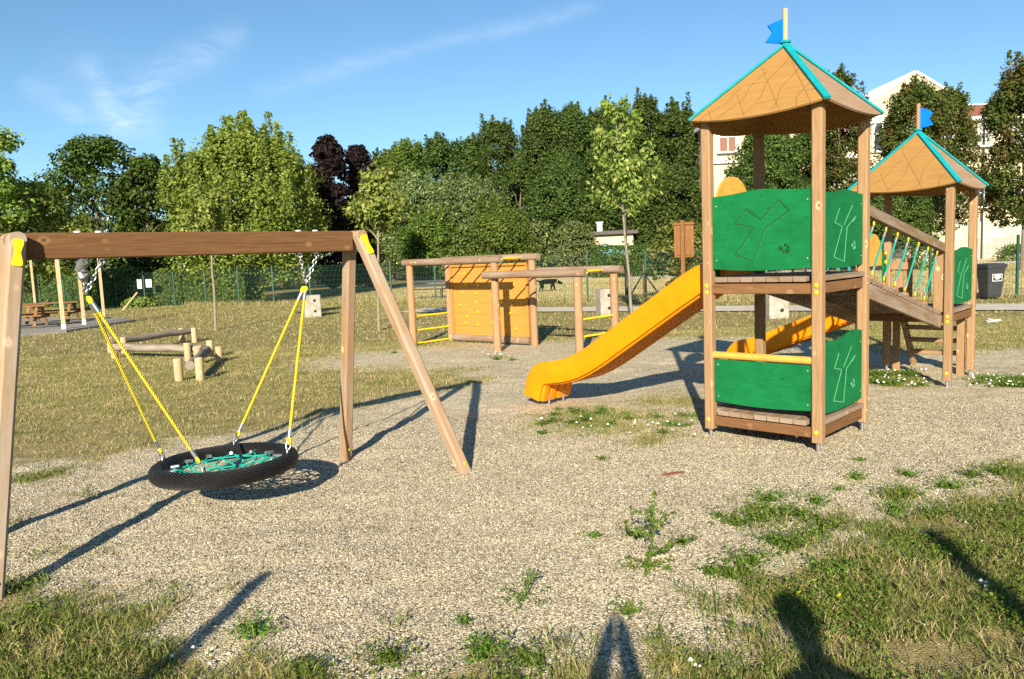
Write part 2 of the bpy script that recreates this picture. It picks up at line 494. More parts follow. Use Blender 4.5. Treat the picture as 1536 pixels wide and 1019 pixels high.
    def build(s, name, mat, parent=None, world=False, loc=None):
        vs = np.array(s.v, dtype=float)
        if loc is not None:
            vs = vs - np.array(loc)
        elif parent is not None and world:
            a = parent.rotation_euler.z
            vs = vs - np.array(parent.location)
            x = vs[:, 0] * math.cos(a) + vs[:, 1] * math.sin(a)
            y = -vs[:, 0] * math.sin(a) + vs[:, 1] * math.cos(a)
            vs = np.stack([x, y, vs[:, 2]], 1)
        me = bpy.data.meshes.new(name)
        me.from_pydata(vs.tolist(), [], s.f)
        uvl = me.uv_layers.new(name="UVMap")
        flat = [c for f in s.uv for q in f for c in q]
        uvl.data.foreach_set("uv", flat)
        me.polygons.foreach_set("use_smooth", s.sm)
        me.materials.append(mat)
        o = bpy.data.objects.new(name, me)
        col.objects.link(o)
        if parent is not None:
            o.parent = parent
        if loc is not None:
            o.location = loc
        return o


def tag(o, label, cat, group=None, kind=None):
    if label: o["label"] = label
    if cat: o["category"] = cat
    if group: o["group"] = group
    if kind: o["kind"] = kind
    return o


def thing(name, label, cat, loc=(0, 0, 0), rz=0.0, group=None):
    o = bpy.data.objects.new(name, None)
    o.empty_display_size = 0.2
    col.objects.link(o)
    o.location = loc
    o.rotation_euler = (0, 0, rz)
    return tag(o, label, cat, group)


def copy_tree(o, parent=None):
    c = o.copy()
    col.objects.link(c)
    if parent is not None:
        c.parent = parent
    for ch in list(o.children):
        copy_tree(ch, c)
    return c


def quickmesh(name, verts, tris, mat):
    verts = np.asarray(verts, dtype=np.float32)
    tris = np.asarray(tris, dtype=np.int32)
    me = bpy.data.meshes.new(name)
    me.vertices.add(len(verts))
    me.vertices.foreach_set("co", verts.ravel())
    me.loops.add(tris.size)
    me.loops.foreach_set("vertex_index", tris.ravel())
    me.polygons.add(len(tris))
    me.polygons.foreach_set("loop_start", np.arange(0, tris.size, 3, dtype=np.int32))
    me.polygons.foreach_set("loop_total", np.full(len(tris), 3, dtype=np.int32))
    me.update(calc_edges=True)
    me.materials.append(mat)
    o = bpy.data.objects.new(name, me)
    col.objects.link(o)
    return o


# ------------------------------------------------------------------ ground
def vnoise(x, y, seed=0):
    xi = np.floor(x).astype(np.int64); yi = np.floor(y).astype(np.int64)
    xf = x - xi; yf = y - yi
    xf = xf * xf * (3 - 2 * xf); yf = yf * yf * (3 - 2 * yf)

    def h(a, b):
        n = (a * 374761393 + b * 668265263 + seed * 974711) & 0x7fffffff
        n = ((n ^ (n >> 13)) * 1274126177) & 0x7fffffff
        return ((n ^ (n >> 16)) & 0xffff) / 65535.0
    return (h(xi, yi) * (1 - xf) + h(xi + 1, yi) * xf) * (1 - yf) + (h(xi, yi + 1) * (1 - xf) + h(xi + 1, yi + 1) * xf) * yf


def fbm(x, y, seed=0, oct=4):
    a, t, s = 0.5, 0.0, 0.0
    for i in range(oct):
        t = t + a * vnoise(x, y, seed + i); s += a
        x = x * 2.03; y = y * 2.03; a *= 0.5
    return t / s


GRAVEL_PX = [(-150, 745), (-40, 722), (60, 700), (130, 690), (235, 672), (340, 655), (430, 640), (520, 620), (600, 603), (690, 586), (735, 572),
             (700, 552), (600, 552), (500, 552), (470, 545), (540, 531), (640, 521), (720, 517), (800, 513), (900, 512), (1000, 510), (1060, 508), (1130, 507),
             (1220, 515), (1300, 528), (1400, 532), (1460, 531), (1536, 528), (1800, 520), (1900, 690), (1620, 700), (1536, 715), (1470, 735), (1400, 752), (1320, 775),
             (1250, 795), (1190, 830), (1130, 860), (1080, 890), (1060, 945), (1020, 975), (940, 1000), (860, 1004), (760, 990), (680, 1000), (600, 990), (480, 992),
             (410, 978), (340, 958), (280, 930), (190, 905), (100, 880), (40, 850), (-60, 835), (-200, 820)]
GP = np.array([[G(u, v).x, G(u, v).y] for u, v in GRAVEL_PX])
PATCH_PX = [(905, 632, 135, 26, 1.15), (1000, 602, 70, 14, .95), (985, 660, 85, 15, .75), (1345, 570, 55, 12, 1.1), (1500, 572, 60, 11, 1.0), (1140, 778, 55, 22, 1.0), (1100, 760, 30, 16, .8),
            (1180, 742, 60, 16, .6), (1350, 745, 50, 14, .9), (1280, 722, 40, 10, .6), (745, 537, 40, 5, .7), (60, 718, 55, 14, .8), (135, 745, 70, 18, .45), (10, 790, 40, 20, .8), (1290, 690, 30, 6, .5),
            (1450, 715, 35, 9, .6), (1230, 790, 60, 22, .8), (775, 886, 16, 12, .4), (930, 690, 60, 6, .45), (880, 690, 30, 5, .3), (1360, 714, 25, 6, .6), (650, 553, 80, 9, .4), (590, 527, 40, 3, .3),
            (980, 850, 26, 8, .4), (950, 910, 18, 8, .45), (390, 950, 35, 14, .8), (1080, 860, 40, 20, .5), (1040, 800, 14, 8, .4), (1240, 845, 80, 25, .5), (330, 700, 40, 6, .2), (820, 545, 30, 4, .4), (230, 885, 90, 26, .75), (330, 865, 40, 16, .6), (130, 855, 60, 16, .6), (60, 835, 50, 12, .6), (340, 890, 36, 14, .5)]
PT = []
for u, v, ru, rv, st in PATCH_PX:
    g = G(u, v); PT.append((g.x, g.y, ru * g.y / F_PX, max(0.06, (G(u, v - rv).y - G(u, v + rv).y) / 2), st))


def inside_sd(x, y, P):
    """signed distance to polygon, negative inside"""
    d = np.full(x.shape, 1e9)
    ins = np.zeros(x.shape, dtype=bool)
    n = len(P)
    for i in range(n):
        ax, ay = P[i]; bx, by = P[(i + 1) % n]
        ex, ey = bx - ax, by - ay
        t = np.clip(((x - ax) * ex + (y - ay) * ey) / (ex * ex + ey * ey + 1e-9), 0, 1)
        d = np.minimum(d, np.hypot(x - ax - t * ex, y - ay - t * ey))
        c = ((ay > y) != (by > y)) & (x < (bx - ax) * (y - ay) / (by - ay + 1e-12) + ax)
        ins ^= c
    return np.where(ins, -d, d)


def cover(x, y):
    sd = inside_sd(x, y, GP)
    n = fbm(x * 1.6, y * 1.6, 3) - 0.5
    n2 = fbm(x * 5.0, y * 5.0, 11) - 0.5
    w = np.clip(0.06 * y, 0.22, 0.6)
    c = np.clip(0.5 + (sd + n * 0.9 * w / 0.3 * 0.6 + n2 * 0.8) / (2.4 * w), 0, 1)
    for px, py, rx, ry, st in PT:
        q = ((x - px) / rx) ** 2 + ((y - py) / ry) ** 2
        c = np.maximum(c, np.clip(st * np.exp(-q * 1.1) * (0.75 + 1.6 * n2 + 0.6 * n), 0, 1))
    return c


FA = V3((-15.971, 38.4, 0)); FB = V3((14.37, 22.39, 0))    # fence line


def beyond(x, y):
    """metres beyond the fence line"""
    dx, dy = FB.x - FA.x, FB.y - FA.y
    L = math.hypot(dx, dy)
    return ((x - FA.x) * -dy + (y - FA.y) * dx) / L


def gz(x, y):
    x = np.asarray(x, dtype=float); y = np.asarray(y, dtype=float)
    fade = np.clip((16 - y) / 4, 0, 1) * np.clip((10 - np.abs(x)) / 3, 0, 1)
    return (0.05 * (fbm(x * 0.9, y * 0.9, 21, 3) - 0.5) + 0.035 * (fbm(x * 3.1, y * 3.1, 5, 3) - 0.5) + 0.022 * (fbm(x * 7.3, y * 7.3, 15, 2) - 0.5)) * fade


def axis(a, b, step, far, grow=1.25):
    s_ = list(np.arange(a, b + 1e-6, step))
    d = step; x = s_[-1]
    while x < far:
        d *= grow; x += d; s_.append(x)
    d = step; x = s_[0]; lo = []
    while x > -far:
        d *= grow; x -= d; lo.append(x)
    return np.array(lo[::-1] + s_)


xs = axis(-6, 9, 0.06, 900); ys = axis(1.5, 16, 0.06, 900)
X, Y = np.meshgrid(xs, ys)
Z = gz(X, Y)
nx, ny = len(xs), len(ys)
gv = np.stack([X.ravel(), Y.ravel(), Z.ravel()], 1)
ii = (np.arange(ny - 1)[:, None] * nx + np.arange(nx - 1)[None, :]).ravel()
gt = np.concatenate([np.stack([ii, ii + 1, ii + nx + 1], 1), np.stack([ii, ii + nx + 1, ii + nx], 1)])
ground = quickmesh("ground", gv, gt, M_GROUND)
tag(ground, None, None, kind="structure")
cv = cover(X.ravel(), Y.ravel())
at = ground.data.attributes.new("cover", 'FLOAT', 'POINT'); at.data.foreach_set("value", cv.astype(np.float32))
bd = beyond(X.ravel(), Y.ravel())
dr = np.clip((bd - 0.3) / 0.8, 0, 1) * np.clip((X.ravel() + 9) / 4, 0, 1)
at = ground.data.attributes.new("dry", 'FLOAT', 'POINT'); at.data.foreach_set("value", dr.astype(np.float32))


def strip(name, pts, z, mat):
    mb = MB()
    mb.add([(p[0], p[1], z) for p in pts], [list(range(len(pts)))])
    o = mb.build(name, mat)
    tag(o, None, None, kind="structure")
    return o


# path in front of the fence, the road beyond, the shelter slab
fd = (FB - FA).normalized(); fn = V3((fd.y, -fd.x, 0))      # fn points to the camera side
pa = FA + fd * 16 + fn * 2.6; pb = FB + fd * 14 + fn * 2.6
strip("path", [pa + fn * 2.0, pb + fn * 2.3, pb, pa + fn * 0.2], 0.03, P_PATH)
strip("road", [(8, 50, 0), (60, 50, 0), (60, 55.5, 0), (8, 55.5, 0)], 0.03, P_PATH)
mb = MB()
sl = [G(-160, 515), G(0, 508), G(100, 499), G(205, 482.5), G(165, 478.5), G(0, 478), G(-160, 478)]
mb.plate([(p.x, p.y) for p in sl], (0, 0, 0.02), (1, 0, 0), (0, 1, 0), 0.10)
tag(mb.build("concrete_slab", P_SLAB), None, None, kind="structure")


def in_slab(x, y):
    return inside_sd(x, y, np.array([[p.x, p.y] for p in sl])) < 0.05


# ------------------------------------------------------------------ grass
rs = np.random.RandomState(3)


def blades(name, x, y, h, w, lean, mat, seg=2):
    n = len(x)
    a = rs.rand(n) * 2 * PI
    la = rs.rand(n) * 2 * PI
    ln = lean * (0.3 + rs.rand(n)) * h
    z = gz(x, y) - 0.004
    cx, cy = np.cos(a) * w / 2, np.sin(a) * w / 2
    lx, ly = np.cos(la) * ln, np.sin(la) * ln
    b0 = np.stack([x - cx, y - cy, z], 1); b1 = np.stack([x + cx, y + cy, z], 1)
    if seg == 1:
        tp = np.stack([x + lx, y + ly, z + h], 1)
        v = np.stack([b0, b1, tp], 1).reshape(-1, 3)
        t = np.arange(n * 3).reshape(-1, 3)
    else:
        m0 = np.stack([x - cx * .75 + lx * .35, y - cy * .75 + ly * .35, z + h * .58], 1)
        m1 = np.stack([x + cx * .75 + lx * .35, y + cy * .75 + ly * .35, z + h * .58], 1)
        tp = np.stack([x + lx, y + ly, z + h * (1 - 0.25 * lean)], 1)
        v = np.stack([b0, b1, m0, m1, tp], 1).reshape(-1, 3)
        k = np.arange(n)[:, None] * 5
        t = np.concatenate([k + [0, 1, 3], k + [0, 3, 2], k + [2, 3, 4]], 0)
    return quickmesh(name, v, t, mat)


def scatter(n, x0, x1, y0, y1, dens, power=1.0):
    x = x0 + rs.rand(n) * (x1 - x0)
    y = y0 + (rs.rand(n) ** power) * (y1 - y0)
    keep = (np.abs(x) < 0.72 * y + 1.2)
    x, y = x[keep], y[keep]
    p = dens(x, y)
    k = rs.rand(len(x)) < p
    return x[k], y[k]


def near_d(x, y):
    c = cover(x, y)
    pn = fbm(x * 3.5, y * 3.5, 40)
    return np.clip((c - 0.20) * 1.25, 0, 1) ** 1.6 * np.clip((pn - 0.33) * 3.4, 0.04, 0.8)


x, y = scatter(520000, -5, 7.5, 2.4, 7.0, near_d, 0.8)
h = 0.03 + 0.06 * rs.rand(len(x)) ** 1.5 + 0.035 * (fbm(x * 2.5, y * 2.5, 9) - 0.3)
o = blades("near_grass", x, y, np.clip(h, .015, .13), 0.0030 + 0.0045 * rs.rand(len(x)), 0.9, M_GRASSN)
tag(o, "green and straw coloured grass growing round the near edge of the gravel", "grass", kind="stuff")


def lawn_d(x, y):
    c = cover(x, y)
    return np.clip((c - 0.28) * 1.6, 0, 1) * (~in_slab(x, y)) * np.clip(0.25 + 1.3 * (fbm(x * 1.9, y * 1.9, 55) - 0.2), 0.10, 0.72)


x, y = scatter(620000, -13, 13, 6.8, 17, lambda a, b: lawn_d(a, b), 0.75)
h = 0.018 + 0.04 * rs.rand(len(x)) ** 1.6 + 0.03 * (fbm(x * 1.3, y * 1.3, 9) - 0.4)
o = blades("lawn_grass", x, y, np.clip(h, .015, .12), 0.006 + 0.005 * rs.rand(len(x)), 0.8, M_GRASS, 1)
tag(o, "mown half dry lawn grass beyond the gravel play area", "grass", kind="stuff")


def patch_d(x, y):
    n2 = fbm(x * 5.0, y * 5.0, 11) - 0.5
    c = np.zeros_like(x)
    for px, py, rx, ry, st in PT:
        c = np.maximum(c, np.clip(st * np.exp(-1.1 * (((x - px) / rx) ** 2 + ((y - py) / ry) ** 2)) * (0.9 + 1.5 * n2), 0, 1))
    return np.clip((c - 0.22) * 1.6, 0, 1)


x, y = scatter(420000, -5, 9, 6.4, 11.5, patch_d)
o = blades("patch_grass", x, y, 0.012 + 0.03 * rs.rand(len(x)) ** 1.5, 0.004 + 0.004 * rs.rand(len(x)), 1.0, M_GRASSN, 1)
tag(o, "thin low green grass growing in patches on the gravel in front of the slide and towers", "grass", kind="stuff")


def far_d(x, y):
    b = beyond(x, y)
    onp = (b < -2.5) & (b > -4.9) & (x > -3)
    return np.where(onp, 0.0, lawn_d(x, y)) * (b < 0.4)


x, y = scatter(260000, -28, 26, 16.5, 42, far_d, 0.9)
h = 0.03 + 0.05 * rs.rand(len(x))
o = blades("far_lawn_grass", x, y, h, 0.014 + 0.012 * rs.rand(len(x)), 0.8, M_GRASS, 1)
tag(o, "short lawn grass running back to the green fence", "grass", kind="stuff")


def dog_d(x, y):
    b = beyond(x, y)
    return ((b > 0.4) & (x > -9)) * 0.9


x, y = scatter(90000, -12, 40, 24, 50, dog_d, 1.0)
o = blades("dry_meadow_grass", x, y, 0.05 + 0.10 * rs.rand(len(x)), 0.02 + 0.015 * rs.rand(len(x)), 0.8, M_GRASSD, 1)
tag(o, "straw yellow dry grass in the field behind the fence", "grass", kind="stuff")

# tall wisps along the tower side edge and fence foot
t_ = rs.rand(9000)
x = FA.x + (FB.x - FA.x) * t_ + rs.randn(9000) * 0.15; y = FA.y + (FB.y - FA.y) * t_ + rs.randn(9000) * 0.15
o = blades("fence_foot_grass", x, y, 0.12 + 0.2 * rs.rand(9000), np.full(9000, 0.02), 0.6, M_GRASSD, 1)
tag(o, "taller unmown grass along the foot of the fence", "grass", kind="stuff")


def leafquads(pos, nrm, size, aspect=0.6, fold=0.25):
    """two-triangle folded leaves"""
    n = len(pos)
    r = rs.randn(n, 3)
    nrm = nrm / (np.linalg.norm(nrm, axis=1, keepdims=True) + 1e-9)
    t = np.cross(nrm, r); t /= (np.linalg.norm(t, axis=1, keepdims=True) + 1e-9)
    b = np.cross(nrm, t)
    s_ = size[:, None]
    p0 = pos - t * s_ * 0.5
    p1 = pos + t * s_ * 0.5
    l = pos + b * s_ * aspect * 0.5 + nrm * s_ * fold * 0.4
    r_ = pos - b * s_ * aspect * 0.5 + nrm * s_ * fold * 0.4
    v = np.stack([p0, l, p1, r_], 1).reshape(-1, 3)
    k = np.arange(n)[:, None] * 4
    return v, np.concatenate([k + [0, 2, 1], k + [0, 3, 2]], 0)


# crushed stone chips lying on the gravel
x, y = scatter(700000, -5.5, 8, 2.4, 8.5, lambda a, b: np.clip(1.15 - 1.5 * cover(a, b), 0.03, 1) * np.clip(1.25 - (b - 2.4) / 7.5, 0.2, 1), 0.85)
n_ = len(x)
sz_ = 0.0035 + 0.0045 * rs.rand(n_) ** 2.2
an = rs.rand(n_) * 2 * PI
vv = []
for k in range(4):
    a_ = an + k * PI / 2 + (rs.rand(n_) - .5) * 0.9
    r_ = sz_ * (0.7 + 0.7 * rs.rand(n_))
    vv.append(np.stack([x + np.cos(a_) * r_, y + np.sin(a_) * r_, gz(x, y) + sz_ * (rs.rand(n_) * .5 - .1)], 1))
vv.append(np.stack([x + (rs.rand(n_) - .5) * sz_, y + (rs.rand(n_) - .5) * sz_, gz(x, y) + sz_ * (0.7 + .6 * rs.rand(n_))], 1))
k5 = np.arange(n_)[:, None] * 5
o = quickmesh("gravel_chips", np.stack(vv, 1).reshape(-1, 3), np.concatenate([k5 + [0, 1, 4], k5 + [1, 2, 4], k5 + [2, 3, 4], k5 + [3, 0, 4]], 0), M_STONE)
tag(o, "pale crushed stone chips covering the gravel play area", "gravel", kind="stuff")

# broad-leaved ground cover among the near grass
x, y = scatter(420000, -5, 7.5, 2.4, 7.0, lambda a, b: near_d(a, b) * np.clip((fbm(a * 2.6, b * 2.6, 77) - 0.40) * 5, 0.05, 1), 0.8)
pos = np.stack([x, y, gz(x, y) + 0.012 + 0.05 * rs.rand(len(x))], 1)
nr = rs.randn(len(x), 3) * 0.7 + np.array([0, 0, 1.0])
v, t = leafquads(pos, nr, 0.012 + 0.014 * rs.rand(len(x)), 0.7)
o = quickmesh("clover_leaves", v, t, L_WEED)
tag(o, "small broad clover leaves spread through the near grass", "ground cover", kind="stuff")

# ------------------------------------------------------------------ trees and shrubs


def profile(kind, t):
    if kind == 'column':
        return np.where(t < 0.12, 0.55 + t * 3.2, np.where(t < 0.6, 0.94 + 0.06 * np.sin(t * 9), np.clip(1 - ((t - 0.6) / 0.43) ** 2, 0, 1) ** 0.75 * 0.97))
    if kind == 'round':
        return np.sqrt(np.clip(1 - ((t - 0.42) / 0.60) ** 2, 0.02, 1))
    if kind == 'maple':
        return np.where(t < 0.45, 0.72 + 0.28 * np.sin(t / 0.45 * PI / 2), np.clip(1 - ((np.maximum(t, 0.45) - 0.45) / 0.60) ** 2.3, 0.05, 1))
    if kind == 'shrub':
        return np.sqrt(np.clip(1 - (t / 1.03) ** 2.4, 0.02, 1))
    return np.ones_like(t)


def crown(R_, z0, z1, kind, nclump, cr_, nleaf, leaf, seed, lumpy=0.25, spiky=0.0, shoots=85, per_shoot=300):
    """leaves gathered in clumps spread through the crown volume"""
    g = np.random.RandomState(seed)
    H = z1 - z0
    t = g.rand(nclump) ** 0.85
    t[: nclump // 12] = 0.86 + 0.12 * g.rand(nclump // 12)
    ang = g.rand(nclump) * 2 * PI
    rr = profile(kind, t) * R_
    rr = rr * (1 + lumpy * (np.sin(ang * 3 + seed) * 0.4 + g.randn(nclump) * 0.45))
    f = np.clip(0.35 + 0.7 * g.rand(nclump) ** 0.55, 0, 1)
    c = np.stack([np.cos(ang) * rr * f, np.sin(ang) * rr * f, z0 + t * H], 1)
    rad_ = cr_ * (0.6 + 0.8 * g.rand(nclump)) * (1 - 0.45 * np.clip(t - .5, 0, 1))
    per = max(4, nleaf // nclump)
    d = g.randn(nclump, per, 3)
    d /= np.linalg.norm(d, axis=2, keepdims=True)
    q = (0.45 + 0.6 * g.rand(nclump, per, 1) ** 0.6)
    sc = np.array([1, 1, 0.75])
    pos = c[:, None, :] + d * q * rad_[:, None, None] * sc
    nr = d * 0.8 + np.array([0, 0, 0.45]) + g.randn(nclump, per, 3) * 0.45
    pos = pos.reshape(-1, 3); nr = nr.reshape(-1, 3)
    if spiky:
        # upright leafy shoots that stand out of the crown
        for i in range(shoots):
            a = g.rand() * 2 * PI; tt = (0.15 if shoots > 60 else 0.45) + (0.80 if shoots > 60 else 0.5) * g.rand()
            r0 = float(profile(kind, np.array([tt]))[0]) * R_ * (0.70 + 0.42 * g.rand()) if i > 14 else R_ * 0.55 * g.rand() * (1 if i > 5 else .5)
            tt = tt if i > 14 else 0.9
            m = per_shoot; hh = spiky * (0.6 + 0.8 * g.rand()); f_ = g.rand(m)
            w_ = 0.46 * (1 - 0.78 * f_)
            q_ = np.stack([np.cos(a) * r0 * (1 + .05 * f_) + g.randn(m) * w_ * .6, np.sin(a) * r0 * (1 + .05 * f_) + g.randn(m) * w_ * .6, z0 + tt * H - .3 + f_ * (hh + .3)], 1)
            pos = np.concatenate([pos, q_]); nr = np.concatenate([nr, g.randn(m, 3) * .6 + np.array([math.cos(a) * .5, math.sin(a) * .5, .4])])
    keep = pos[:, 2] > 0.03
    pos, nr = pos[keep], nr[keep]
    sz = leaf * (0.6 + 0.8 * g.rand(len(pos)))
    v, tr = leafquads(pos, nr, sz, 0.66)
    return v, tr, c


def limb(mb, p0, p1, r0, r1, wob, g, n=5):
    p0, p1 = V3(p0), V3(p1)
    L = (p1 - p0).length
    pts, rr = [], []
    for i in range(n + 1):
        f = i / n
        o = V3((g.gauss(0, 1), g.gauss(0, 1), g.gauss(0, .4))) * wob * L * (math.sin(f * PI))
        pts.append(p0.lerp(p1, f) + o); rr.append(r0 + (r1 - r0) * f)
    mb.tube(pts, rr, 7)
    return pts


def tree(name, label, cat, u, vtop, hw, y, mat, kind='round', zb=1.5, nclump=110, leaf=0.2, nleaf=9000, cr_=None, group=None, seed=0, bark=None,
         lumpy=0.25, spiky=0.0, stem=True, base=None, trunk_r=None, shoots=85, per_shoot=300):
    top = D(u, vtop, y)
    R_ = hw * y / F_PX
    if base is None:
        base = V3((D(u, (vtop + 440) / 2, y).x, y, 0))
    cr_ = cr_ or R_ * 0.34
    th = thing(name, label, cat, base, rnd.random() * 0.3, group)
    v, tr, cl = crown(R_ * 0.92, zb, top.z - cr_ * 0.45, kind, nclump, cr_, nleaf, leaf, seed + 100, lumpy, spiky, shoots, per_shoot)
    o = quickmesh("crown" if stem else "foliage", v, tr, mat)
    o.parent = th
    g = random.Random(seed)
    mb = MB()
    tr_ = trunk_r or max(0.05, R_ * 0.055)
    if stem:
        hz = zb + (top.z - zb) * 0.8
        limb(mb, (0, 0, -0.1), (g.uniform(-.1, .1), g.uniform(-.1, .1), hz), tr_, tr_ * 0.3, 0.012, g, 8)
        for k in g.sample(range(len(cl)), min(14, len(cl))):
            c = cl[k]
            zs = min(max(zb * 0.8, c[2] - (abs(c[0]) + abs(c[1])) * 0.9), hz)
            limb(mb, (0, 0, zs), c, tr_ * 0.4, tr_ * 0.08, 0.05, g, 4)
        mb.build("trunk", bark or P_BARK, th)
    else:
        for k in g.sample(range(len(cl)), min(8, len(cl))):
            c = cl[k]
            limb(mb, (g.uniform(-.1, .1), g.uniform(-.1, .1), -0.05), c, 0.03, 0.01, 0.05, g, 3)
        mb.build("stem", bark or P_BARK, th)
    return th


GB = "trees behind the playground"
# -- left
tree("maple_tree", "light green tree cut by the left edge of the photo above the swing", "tree", -22, 172, 62, 34, L_MAPLE, 'round', 1.6, 90, 0.19, 11000, group=GB, seed=1)
tree("small_leaved_tree", "pale green loose tree beside the left edge over the picnic tables", "tree", 45, 272, 66, 36, L_LIGHT, 'round', 1.2, 90, 0.2, 7000, group=GB, seed=2)
tree("dark_tree", "round dark green tree left of the big light maple, tallest dark crown there", "tree", 150, 202, 66, 48, L_DARK, 'round', 1.6, 120, 0.23, 14000, group=GB, seed=3)
tree("dark_tree", "dark tree with a lower crown directly left of the big light maple", "tree", 225, 232, 46, 46, L_DARK, 'column', 1.2, 90, 0.23, 11000, group=GB, seed=4)
tree("dark_tree", "low dark tree far left behind the picnic tables", "tree", 78, 268, 55, 60, L_DARK, 'round', 1.0, 90, 0.34, 6000, group=GB, seed=5)
tree("maple_tree", "big light green maple with upright shoots rising behind the swing beam", "tree", 368, 196, 108, 40, L_MAPLE, 'maple', 1.2, 260, 0.16, 42000, cr_=1.0, group=GB, seed=6, spiky=1.6, lumpy=0.28)
tree("purple_tree", "dark purple leaved tree right of the big maple, the taller of two", "tree", 497, 203, 30, 46, L_PURPLE, 'column', 0.5, 190, 0.2, 26000, group=GB, seed=7, lumpy=.3)
tree("purple_tree", "dark purple leaved tree, the shorter of two, beside the mid green trees", "tree", 541, 216, 26, 49, L_PURPLE, 'column', 0.5, 140, 0.2, 20000, group=GB, seed=8, lumpy=.3)
tree("dark_tree", "dark tree mostly hidden behind the left half of the big maple", "tree", 310, 235, 62, 58, L_DARK, 'round', 1.0, 110, 0.26, 11000, group=GB, seed=11)
tree("dark_tree", "dark tree mostly hidden behind the right half of the big maple", "tree", 425, 225, 66, 60, L_DARK, 'round', 1.0, 110, 0.26, 11000, group=GB, seed=12)
# -- middle
mids = [
    (585, 222, 40, 73, L_MID, 'round', "mid green round tree just right of the purple trees"),
    (618, 205, 40, 74, L_MID, 'round', "mid green tree with a high crown behind the left sapling"),
    (664, 197, 38, 74, L_BEAM, 'column', "dark green pointed tree between two rounder mid green crowns"),
    (708, 200, 40, 75, L_BEAM, 'round', "dark tree partly hidden left of the tall columnar row"),
    (748, 172, 46, 74, L_BEAM, 'column', "columnar dark tree at the left end of the tall row"),
    (630, 258, 52, 67, L_OLIVE, 'round', "silvery green bushy tree behind the left end of the climbing frame"),
    (700, 262, 66, 66, L_OLIVE, 'round', "wide silvery green willow like tree above the climbing wall"),
    (655, 315, 55, 63, L_MID, 'round', "low deep green tree behind the climbing frame"),
    (748, 305, 44, 62, L_MID, 'round', "small rounded green tree above the right end of the climbing wall"),
    (783, 232, 44, 72, L_BEAM, 'column', "dark tree filling the gap before the tallest columns"),
]
for i, (u, vt, hw, y, m_, k_, lb) in enumerate(mids):
    tree("broadleaf_tree", lb, "tree", u, vt + 8, hw, y, m_, k_, 0.9, 130, 0.2, 24000, group=GB, seed=20 + i, spiky=1.4, shoots=34, per_shoot=170)
cols = [(820, 153, 42, 73, "tall columnar hornbeam, leftmost of the row behind the black dog"),
        (862, 149, 36, 77, "tall columnar hornbeam second in the row"),
        (900, 158, 34, 79, "columnar hornbeam half hidden behind the tall sapling"),
        (926, 152, 34, 75, "columnar hornbeam right behind the tall sapling"),
        (970, 137, 40, 73, "tallest columnar hornbeam, above the small painted hut"),
        (1018, 152, 42, 71, "columnar hornbeam left of the near tower roof"),
        (1052, 190, 36, 74, "columnar hornbeam touching the left post of the near tower"),
        (838, 235, 48, 69, "lower dark hornbeam in front of the tall row, left of the sapling"),
        (935, 240, 50, 67, "lower dark hornbeam in front of the tall row, behind the sapling crown"),
        (1010, 250, 46, 66, "lower dark hornbeam above the photinia bush")]
for i, (u, vt, hw, y, lb) in enumerate(cols):
    tree("hornbeam_tree", lb, "tree", u, vt + 10, hw, y, L_BEAM, 'column', 0.9, 190, 0.21, 34000, cr_=hw * y / F_PX * 0.36, group=GB, seed=40 + i, lumpy=0.16, spiky=1.7, shoots=44, per_shoot=190)
# -- in front of the big cream building
ches = [(1148, 190, 50, 48, "dark tree seen between the left posts of the near tower"),
        (1206, 196, 48, 52, "dark tree behind the near tower left of its corner post"),
        (1256, 104, 40, 50, "tall tree whose tip shows right of the near tower roof"),
        (1370, 118, 48, 50, "tall tree with browning leaves behind the far tower roof"),
        (1420, 128, 42, 53, "browning tree right of the far tower flag, before the red roof"),
        (1536, 92, 50, 40, "tall browning tree at the right edge of the photo"),
        (1338, 285, 52, 46, "low dark tree behind the rope bridge")]
for i, (u, vt, hw, y, lb) in enumerate(ches):
    tree("chestnut_tree", lb, "tree", u, vt + 8, hw, y, L_CHEST if i not in (0, 1, 6) else L_BEAM, 'column' if i != 6 else 'round', 2.6 if i != 6 else 1.5, 150, 0.16, 26000, group=GB, seed=60 + i, lumpy=0.24, spiky=1.3, shoots=40, per_shoot=170)

# -- shrubs
shr = [("olive_shrub", "feathery olive green shrub left of the painted hut", 862, 330, 36, 62, L_OLIVE, 0.2, 7000),
       ("olive_shrub", "olive green shrub beside the small rounded tree above the climbing wall", 805, 332, 36, 63, L_OLIVE, 0.2, 7000),
       ("photinia_bush", "broad glossy photinia bush with reddish tips beside the wooden notice board", 1026, 330, 52, 28, L_PHOT, 0.13, 11000),
       ("low_shrub", "low green shrubs below the painted hut", 908, 385, 44, 61, L_HEDGE, 0.2, 6000),
       ("low_shrub", "dark low shrub between the lamp post and the photinia bush", 974, 372, 32, 60, L_HEDGE, 0.2, 5000),
       ("low_shrub", "young shrub with pale leaves at the foot of the hedge by the leaning stick", 206, 446, 22, 39, L_LIGHT, 0.12, 900),
       ("low_shrub", "low green bush at the foot of the building wall seen past the far tower", 1525, 366, 28, 56, L_HEDGE, 0.16, 1800),
       ("low_shrub", "low green bush behind the rope bridge near its lower end", 1392, 352, 24, 46, L_LIGHT, 0.16, 1500)]
for i, (nm, lb, u, vt, hw, y, m_, lf, nl) in enumerate(shr):
    tree(nm, lb, "shrub", u, vt, hw, y, m_, 'shrub', 0.12, 80, lf, nl, seed=80 + i, stem=False, lumpy=0.2, group="shrubs around the fence")


